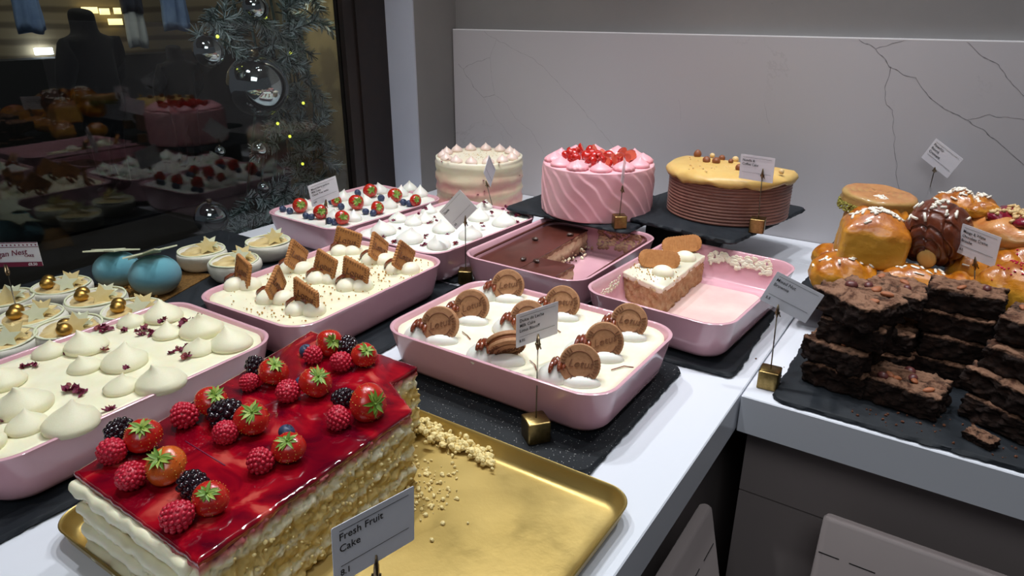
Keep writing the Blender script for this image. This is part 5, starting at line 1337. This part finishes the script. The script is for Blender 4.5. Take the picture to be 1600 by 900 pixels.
# ================================================================ PASTRIES
from mathutils.bvhtree import BVHTree
def flakes(parent, n_, sx, sy, z, seed, bulge=0.0, cx=0, cy=0, mat='white_choc', name='chocolate_flakes', L=(.006, .012), rr=.0014):
    rg = random.Random(seed); bb = MB(); ch_ = [c for c in parent.children if c.data and len(c.data.vertices) > 100]; tr = [BVHTree.FromPolygons([v.co for v in c.data.vertices], [tuple(p.vertices) for p in c.data.polygons]) for c in ch_]
    for k in range(n_):
        x, y = cx + rg.gauss(0, sx), cy + rg.gauss(0, sy); best = None
        for t_ in tr:
            h = t_.ray_cast(Vector((x, y, .2)), Vector((0, 0, -1)))
            if h[0] is not None and (best is None or h[0].z > best[0].z): best = (h[0], h[1])
        if best is None: continue
        p_, nr = best; a = rg.random() * 3.14; d = Vector((math.cos(a), math.sin(a), 0)); d = (d - nr * d.dot(nr)).normalized(); l_ = rg.uniform(*L) / 2; p_ = p_ + nr * rr * .6
        bb.tube([p_ - d * l_, p_ + d * l_], rr, 6)
    o = bb.build(name, mat, parent); o['kind'] = 'stuff'; return o
def brioche_mesh(mat, seed, sx=.092, sy=.085, sz=.07, groove=True, rnd=.42, bul=.012):
    def f(q):
        if groove:
            g = math.exp(-((q.x * math.cos(.5) + q.y * math.sin(.5) - .012) / .006) ** 2) * .008 + math.exp(-((q.x * math.cos(.5) + q.y * math.sin(.5) + .022) / .006) ** 2) * .006
            if q.z > 0: q = q - Vector((0, 0, g * q.z / (sz / 2)))
        return q
    return blob_box(sx, sy, sz, 26, rnd, .003, 22, seed, bul, f).mesh('brioche', [mat])
LOAF = brioche_mesh('brioche_loaf', 11, sz=.064, groove=False, rnd=.16, bul=.026)
BR = [brioche_mesh('brioche', s) for s in range(3)]; 
def _sw(q):
    if q.y < 0:
        r = math.hypot(q.x, q.z + .006); th = math.atan2(q.z + .006, q.x); g = ((r - th * .0021) / .0132) % 1.0
        q = q + Vector((0, .0045 * math.exp(-((g - .5) / .12) ** 2), 0))
    g = ((q.x + .3 * q.z) / .026 + .3) % 1.0
    return q - Vector((q.x, 0, q.z)).normalized() * .004 * math.exp(-((g - .5) / .1) ** 2)
BRC = blob_box(.088, .085, .07, 40, .42, .0015, 22, 7, .012, _sw).mesh('brioche', ['brioche_choc'])
def brioche(px, py, y, s, rz, label, k=0, tilt=(0, 0), fl=1, choc=False):
    p = aty(px, py, y); t = thing('brioche', label, 'brioche', p, (R_(tilt[0]), R_(tilt[1]), R_(rz)), 'brioches on the pastry slate')
    put('brioche_bun', BRC if choc else (LOAF if k == 9 else BR[k % 3]), t); t.scale = (s[0], s[1], s[2])
    if fl: flakes(t, 26 * fl, .024, .012, .052, k, .004, L=(.007, .013), rr=.0019)
    return t
brioche(1362, 380, 1.235, (1.12, 1.0, 1.0), 12, 'golden brioche loaf with white chocolate flakes at the front left of the pile', 9, (2, 4), 2)
brioche(1368, 345, 1.33, (1.1, 1, .9), 20, 'golden brioche behind the front loaf, under the round croissant', 1, (0, 0), 2)
t = brioche(1462, 368, 1.255, (1.05, 1.0, 1.25), -14, 'dark chocolate brioche with white flakes and cream centre showing', 3, (22, 0), 1, True)
bb = MB(); bb.lathe([(.014, 0), (.012, .002), (.006, .003), (0, .003)], 24, 0, Matrix.Translation((.004, -.0435, -.012)) @ Matrix.Rotation(R_(80), 4, 'X')); bb.build('cream_centre', 'tan_icing', t)
brioche(1500, 338, 1.36, (1.1, 1.0, .95), -20, 'light golden brioche behind the chocolate brioche', 2, (0, 0), 2)
brioche(1318, 430, 1.20, (1.15, .9, .8), 15, 'lowest golden brioche at the left, half hidden by the brownies', 1, (8, 0), 1)
brioche(1300, 405, 1.30, (.7, .8, .6), 30, 'small golden bun edge at the far left of the pile', 2, (0, 0), 0)
brioche(1432, 443, 1.20, (1.15, .8, .6), -5, 'flat golden brioche in the lower row behind the middle brownies', 0, (0, 0), 1)
brioche(1530, 425, 1.27, (1.0, 1.0, .9), -12, 'orange-gold brioche behind the right price card', 2, (0, 0), 1)
brioche(1500, 455, 1.19, (.8, .8, .6), -25, 'small lower brioche right of the middle brownie stack', 1, (0, 0), 0)
t = brioche(1585, 455, 1.15, (1.0, .9, .85), -20, 'glazed golden pastry with pink raspberry crumbs at the right edge', 0, (0, 0), 0); flakes(t, 50, .016, .012, .05, 5, .004, 0, 0, 'raspberry_crumb', 'raspberry_crumbs', (.001, .003), .0014)
t = brioche(1592, 415, 1.25, (.9, .9, .7), 10, 'golden bun with raspberry crumbs below the berry danish', 1, (0, 0), 0); flakes(t, 30, .012, .012, .05, 6, .004, 0, 0, 'raspberry_crumb', 'raspberry_crumbs', (.001, .003), .0014)
# round croissant
p = aty(1372, 312, 1.36); t = thing('round_croissant', 'round flat croissant with green pistachio crumbs, topmost at the left of the pastries', 'croissant', p, (R_(1), R_(4), 0)); t.scale = (1, 1, .8)
bb = MB(); rC = .062; prof = [(rC * .8, -.016), (rC * .97, -.012), (rC, -.004), (rC * .97, .004), (rC * 1.0, .009), (rC * .95, .014)]
for k in range(10): prof.append((rC * (.9 - .09 * k), .0165 + (.0028 if k % 2 else -.0008)))
bb.lathe(prof, 56, 0, None, lambda p, a: p * (1 + .012 * math.sin(3 * a)) + Vector((0, 0, .001 * math.sin(5 * a)))); bb.build('croissant_disc', 'croissant', t)
bb = MB(); rg = random.Random(3)
for k in range(200):
    a = rg.uniform(2.6, 4.6); bb.ico((rC * 1.0 * math.cos(a), rC * 1.0 * math.sin(a), rg.uniform(-.026, -.006)), rg.uniform(.0012, .003), 0, 0)
o = bb.build('pistachio_crumbs', 'pistachio', t); o['kind'] = 'stuff'
# danish
p = aty(1588, 362, 1.30); t = thing('berry_danish', 'round danish with dark berry jam and chopped nuts at the upper right edge', 'danish pastry', p)
def df(q): return Vector((q.x, q.y, q.z - (.012 * math.exp(-(q.x ** 2 + q.y ** 2) / .0009) if q.z > 0 else 0) + .004 * math.sin(math.atan2(q.y, q.x) * 5) * (q.z > 0)))
bb = MB(); bb.sphere((0, 0, 0), .062, 48, 20, 0, (1, 1, .5), df); bb.build('dough', 'danish', t)
bb = MB(); bb.lathe([(.045, .018), (.044, .026), (.03, .029), (0, .028)], 32, 0, None, lambda p, a: p * (1 + .1 * math.sin(a * 4) + .06 * math.sin(a * 7))); bb.build('jam', 'berry_jam', t)
bb = MB(); bb.lathe([(.04, -.06), (.055, -.02), (.052, -.01)], 24, 0, None, lambda p, a: p * (1 + .03 * math.sin(a * 16))); bb.build('paper_case', 'croissant', t)
flakes(t, 130, .016, .016, .034, 9, .002, 0, 0, 'nut_pale', 'chopped_nuts', (.004, .009), .0026)
o = put('puff_ear', BR[0], t, (-.05, .01, .024), (0, R_(-10), .4)); o.scale = (.5, .35, .3)
